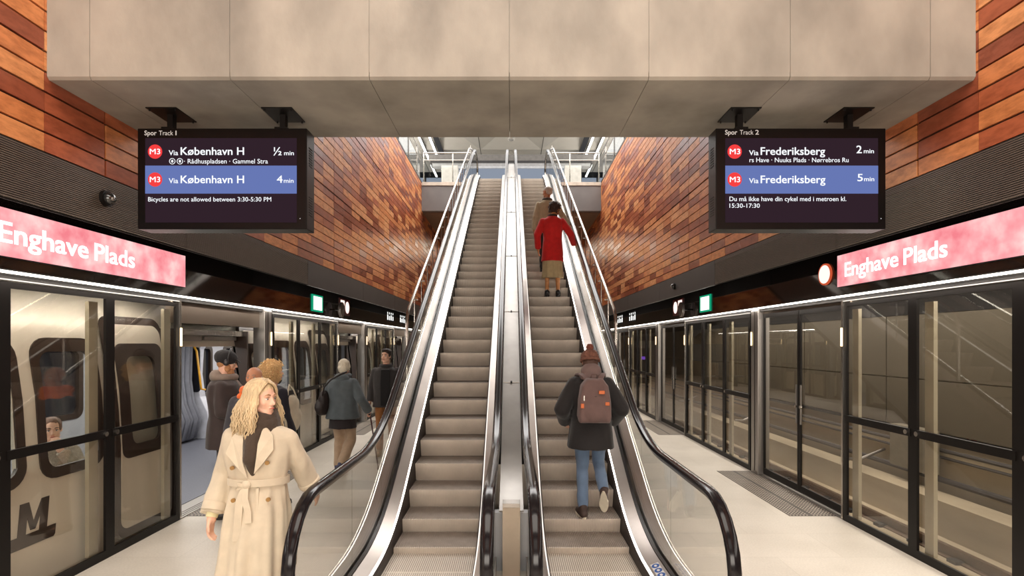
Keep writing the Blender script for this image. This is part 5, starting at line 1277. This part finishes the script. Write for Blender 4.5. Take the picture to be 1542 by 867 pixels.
# ---------- 7. person with backpack on the right escalator
def st_z(y): return zn(y)
def pack_man():
    Y = 5.50; zst = zn(5.27) + .0
    hm = Matrix.Rotation(math.radians(-16), 3, 'X')
    root, J = person('person in bobble hat, dark coat and blue jeans climbing the right escalator', (.80, 5.36, .187), 0, 1.69,
        dict(elL=(-.07, -.05, -.0), wrL=(-.0, .10, .08), elR=(.07, -.05, .0), wrR=(-.0, .10, .08), knL=(.015, .03, 0), anL=(.015, .0, 0), toeL=(.0, .0, 0), knR=(.0, .08, .06), anR=(.02, -.10, .20), toeR=(.02, -.20, .07), neck=(0, .02, 0), head=(0, .04, -.03)), SK, LIP, BRD, hm, curls=(1, 1))
    s = J['s']; ck = cloth('black_overcoat', lin(20, 16, 17)); jacket(J, ck, 'coat', .72, .215, .165, 1.12, (.092, .085, .068), disp=(.008, 8, 3, 2))
    hd = cloth('taupe_hood', lin(112, 92, 88)); q = MB(); q.ell(J['neck'] + V3(0, -.045, .045), (.105, .085, .085)); q.ell(J['neck'] + V3(0, -.07, -.01), (.12, .06, .06)); bake(q, 'hood', hd, root, .01, 3, (.006, 14, 10, 5))
    trousers(J, cloth('blue_jeans', lin(92, 112, 138), bump=.3), (.082, .066, .060), disp=(.007, 12, 8, 1))
    up = mat('brown_suede', lin(60, 44, 38), .7); so = mat('cream_sole', lin(206, 196, 176), .6)
    shoe(J, 'L', up, so); shoe(J, 'R', up, so, pitch=math.radians(62))
    M = J['M']; c = J['head']; T = lambda x, y, z: c + M @ (V3(x, y, z) * s)
    hair_cap(J, mat('brown_hair', lin(70, 46, 34), .6, 0, .2, 60, .4, 200), [(0, -.04, -.02, .082, .075, .07)], .009)
    # knitted bobble hat
    hmt = mat('bobble_hat_knit', lin(112, 74, 60), .9, 0, .45, 28, .6, 90)
    q = MB(); q.ell(T(0, -.015, .052), (.096 * s, .110 * s, .088 * s), M); hat = bake(q, 'hat', hmt, root, .008, 2, (.006, 60, 60, 1))
    q = MB(); q.tube([T(.092 * math.cos(a), -.018 + .108 * math.sin(a), .018) for a in [k * 2 * PI / 24 for k in range(24)]], .016, 8, closed=True); bake(q, 'hat_brim', hmt, hat, .007, 1, (.005, 60, 60, 1))
    q = MB(); q.ell(T(.0, -.05, .155), (.036, .036, .034)); bake(q, 'bobble', mat('bobble_rust', lin(118, 66, 52), .9, 0, .3, 40, .5, 120), hat, .006, 1, (.010, 90, 90, 3))
    # backpack
    b = thing('backpack', 'brown-grey backpack with small orange leather patches on the back of the person climbing', 'backpack', (.80, 5.36, .187)); bm = cloth('backpack_taupe', lin(98, 76, 72), bscale=180)
    z0 = .98; yb = -.235
    poly = [(-.145, .0), (.145, .0), (.160, .06), (.152, .22), (.128, .36), (.075, .425), (-.075, .425), (-.128, .36), (-.152, .22), (-.160, .06)]
    q = MB()
    rs = [];
    for y, k in ((.075, .96), (.06, 1.0), (-.04, 1.0), (-.075, .93), (-.085, .80)): rs.append([V3(x * k, yb + y, z0 + .21 + (z - .21) * k) for x, z in poly])
    q.rings(rs); q.ell((0, yb - .06, z0 + .10), (.125, .050, .10)); pk = bake(q, 'pack_body', bm, b, .008, 4, (.004, 14, 10, 2))
    for x, z, w_, h_ in ((.055, .30, .028, .016), (.112, .19, .020, .016), (-.125, .17, .016, .022)):
        MB().box(x - w_, x + w_, yb - .112 + (.02 if abs(x) > .1 else 0), yb - .080, z0 + z - h_, z0 + z + h_).build('leather_patch', mat('orange_leather', lin(190, 96, 44), .5), pk, world=False, bevel=.004)
    q = MB().tube([V3(.13 * math.cos(a), yb - .085 + .04 * abs(math.cos(a)), z0 + .26 + .0 * a) for a in [PI * k / 14 for k in range(15)]], .004, 6); q.build('zip', mat('zip_dark', lin(60, 44, 42), .6), pk, world=False)
    MB().tube([(-.03, yb + .03, z0 + .42), (-.025, yb + .0, z0 + .465), (.025, yb + .0, z0 + .465), (.03, yb + .03, z0 + .42)], .008, 8).build('grab_loop', bm, pk, 'all', world=False)
    MB().box(-.115, -.105, yb - .095, yb - .08, z0 + .22, z0 + .27).build('zip_pull', m_rail, pk, world=False)
    for u in (-1, 1):
        q = MB(); pts = [V3(u * .055, yb + .03, z0 + .40), V3(u * .080, yb + .085, z0 + .435), V3(u * .115, yb + .16, z0 + .462), V3(u * .13, yb + .26, z0 + .45), V3(u * .14, yb + .38, z0 + .34), V3(u * .15, yb + .42, z0 + .2)]
        rs = []
        for i, p in enumerate(pts):
            t = (pts[min(i + 1, 5)] - pts[max(i - 1, 0)]).normalized(); a = V3(1, 0, 0); a = (a - t * a.dot(t)).normalized(); n_ = t.cross(a)
            rs.append([p + a * .026 + n_ * .009, p - a * .026 + n_ * .009, p - a * .026 - n_ * .009, p + a * .026 - n_ * .009])
        q.rings(rs); q.build('shoulder_strap', bm, pk, 30, world=False, bevel=.003)
pack_man()

# ---------- 8. woman in red coat higher up, hand on the rail
def red_woman():
    yy = 5.62 + .3464 * 12 + .17; z = zn(5.62 + .3464 * 12)
    root, J = person('person in a bright red coat and beige skirt standing on the right escalator', (.77, yy, z), 0, 1.81,
        dict(elR=(.09, .0, .02), wrR=(.16, .16, .12), elL=(-.04, -.02, 0), wrL=(.0, .06, .02), anL=(-.0, 0, 0), anR=(.0, 0, 0), head=(.05, .03, -.01)), mat('tan_tights', lin(206, 142, 90), .5), LIP, BRD, Matrix.Rotation(math.radians(-30), 3, 'Z'), male=False, curls=(.4, .25), handdir=(None, (V3(.5, .8, .05), V3(-.8, .5, .1))))
    s = J['s']; jacket(J, cloth('red_wool_coat', lin(206, 26, 24), bump=.3), 'coat', .655, .180, .145, 1.12, (.078, .066, .056), disp=(.005, 8, 3, 2), neck=.085)
    q = MB(); torso_rings(q, [(V3(0, 0, .98 * s), .14, .11, 0), (V3(0, 0, .80 * s), .19, .15, .02), (V3(0, 0, .50 * s), .19, .155, .05), (V3(0, 0, .36 * s), .20, .16, .07)], 60); bake(q, 'skirt', cloth('beige_skirt', lin(190, 168, 128)), root, .01, 3, (.006, 10, 3, 2))
    q = MB(); q.tube([J['neck'] + V3(.07 * math.cos(a), .0 + .07 * math.sin(a), .012) for a in [k * 2 * PI / 16 for k in range(16)]], .026, 8, closed=True); bake(q, 'collar', cloth('dark_collar', lin(40, 30, 30)), root, .01, 2, (.004, 14, 10, 5))
    bl = mat('black_pump', (.015, .014, .014), .3)
    for k in 'LR': shoe(J, k, bl, bl)
    hh = mat('auburn_dark_hair', lin(62, 36, 28), .55, 0, .3, 60, .4, 260); hair_cap(J, hh, [(0, -.02, .038, .098, .108, .098), (0, -.055, -.01, .088, .070, .080)], .008, (.007, 45, 45, 2)); curly(J, hh, 130, .012, (.110, .115, .112), 9, lambda v: v.y > .5 and v.z < .4, 'curls')
red_woman()
# ---------- 9. elderly man above her
def old_man():
    yy = 5.62 + .3464 * 15 + .17; z = zn(5.62 + .3464 * 15)
    root, J = person('grey-haired person in a light beige jacket standing above the red coat on the right escalator', (.74, yy, z), 0, 1.79, dict(elR=(.08, .0, .02), wrR=(.18, .12, .12)), SK2, LIP, BRG, Matrix.Rotation(math.radians(48), 3, 'Z'), curls=(.4, .25), handdir=(None, (V3(.5, .8, .05), V3(-.8, .5, .1))))
    jk = cloth('light_beige_jacket', lin(196, 182, 152)); jacket(J, jk, 'jacket', .80, .182, .15, 1.0, (.074, .062, .054))
    q = MB(); q.tube([J['neck'] + V3(.08 * math.cos(a), .0 + .08 * math.sin(a), .012) for a in [k * 2 * PI / 16 for k in range(16)]], .028, 8, closed=True); bake(q, 'collar', cloth('grey_collar', lin(90, 84, 78)), root, .01, 2, (.004, 14, 10, 5))
    trousers(J, cloth('dark_grey_trousers', lin(60, 56, 54))); bl = mat('black_leather', (.02, .018, .018), .4)
    for k in 'LR': shoe(J, k, bl, bl)
    hair_cap(J, mat('silver_hair', lin(222, 214, 204), .6, 0, .2, 60, .3, 220), [(0, -.030, .046, .080, .094, .074), (0, -.055, .0, .078, .058, .06)], .008, (.004, 45, 45, 2))
old_man()

# ---------- 10. seated woman in the train, chin on her hand
def seated():
    hm = Matrix.Rotation(math.radians(-8), 3, 'Z') @ Matrix.Rotation(math.radians(-6), 3, 'X')
    root = thing('person', 'seated person in a grey knitted sweater, chin on hand, behind the train window', 'person', (-4.42, 5.10, 0), math.radians(-128))
    J = base_pose(1.66); s = J['s']
    d = -.46 * s
    for k in ('hip', 'waist', 'chest', 'neck', 'head', 'shL', 'shR', 'elL', 'elR', 'wrL', 'wrR', 'hpL', 'hpR'): J[k] = J[k] + V3(0, 0, d)
    for k, u in (('L', -1), ('R', 1)):
        J['kn' + k] = V3(u * .10, .42, .50); J['an' + k] = V3(u * .10, .40, .09); J['toe' + k] = V3(u * .11, .55, .03)
    J['head'] += V3(.0, .03, -.005); J['M'] = hm
    J['elL'] = J['shL'] + V3(-.03, .22, -.20); J['wrL'] = J['head'] + V3(-.02, .15, -.165)
    J['elR'] = J['shR'] + V3(-.0, .12, -.25); J['wrR'] = J['elL'] + V3(.06, .05, -.02)
    q = MB(); q.ell(J['hip'], (.16, .12, .12)); q.ell(J['waist'], (.125, .095, .15)); q.ell(J['chest'], (.145, .105, .17)); q.chain([J['shL'], J['chest'] + V3(0, 0, .12), J['shR']], [.05, .06, .05])
    q.cap(J['neck'] - V3(0, 0, .04), J['head'] + V3(0, -.02, -.05), .048, .046); head_prims(q, J['head'], hm, s, False)
    for i, k in enumerate('LR'):
        q.chain([J['hp' + k], J['kn' + k], J['an' + k], J['toe' + k]], [.08, .055, .038, .028]); q.chain([J['sh' + k], J['el' + k], J['wr' + k]], [.05, .038, .027])
    hand_prims(q, J['wrL'], V3(.15, -.25, .95), V3(.9, .3, 0), s, 1.3, 0, 1); hand_prims(q, J['wrR'], V3(-1, .1, .1), V3(0, .3, 1), s, .6, 0, 1)
    body = bake(q, 'body', SK, root, .007, 2, fac=.4); face_parts(body, J['head'], hm, s, LIP, BRD); J['root'] = root
    kn = mat('grey_tweed_knit', lin(160, 150, 136), .95, 0, .45, 140, .9, 120)
    q = MB(); torso_rings(q, [(J['neck'] + V3(0, 0, .02), .062, .062, 0), (J['neck'] - V3(0, 0, .03), .12, .10, 0), (J['neck'] - V3(0, 0, .10), .19, .125, 0), (J['chest'], .20, .14, .01), (J['waist'], .18, .15, .02), (J['hip'], .19, .16, .02)], 40); sleeves(q, J, (.082, .072, .052), (.9, .9)); bake(q, 'sweater', kn, root, .01, 3, (.005, 30, 20, 2))
    trousers(J, cloth('black_trousers', lin(30, 28, 30)))
    bl = mat('black_leather', (.02, .018, .018), .4)
    for k in 'LR': shoe(J, k, bl, bl)
    hh = mat('chestnut_hair', lin(104, 66, 40), .5, 0, .3, 60, .4, 260, (1, 1, .3)); hair_cap(J, hh, [(0, -.03, .045, .080, .096, .078), (0, -.065, .0, .072, .055, .07), (.055, -.0, .03, .022, .05, .05), (-.055, -.0, .03, .022, .05, .05)], .008, (.003, 45, 15, 2))
seated()
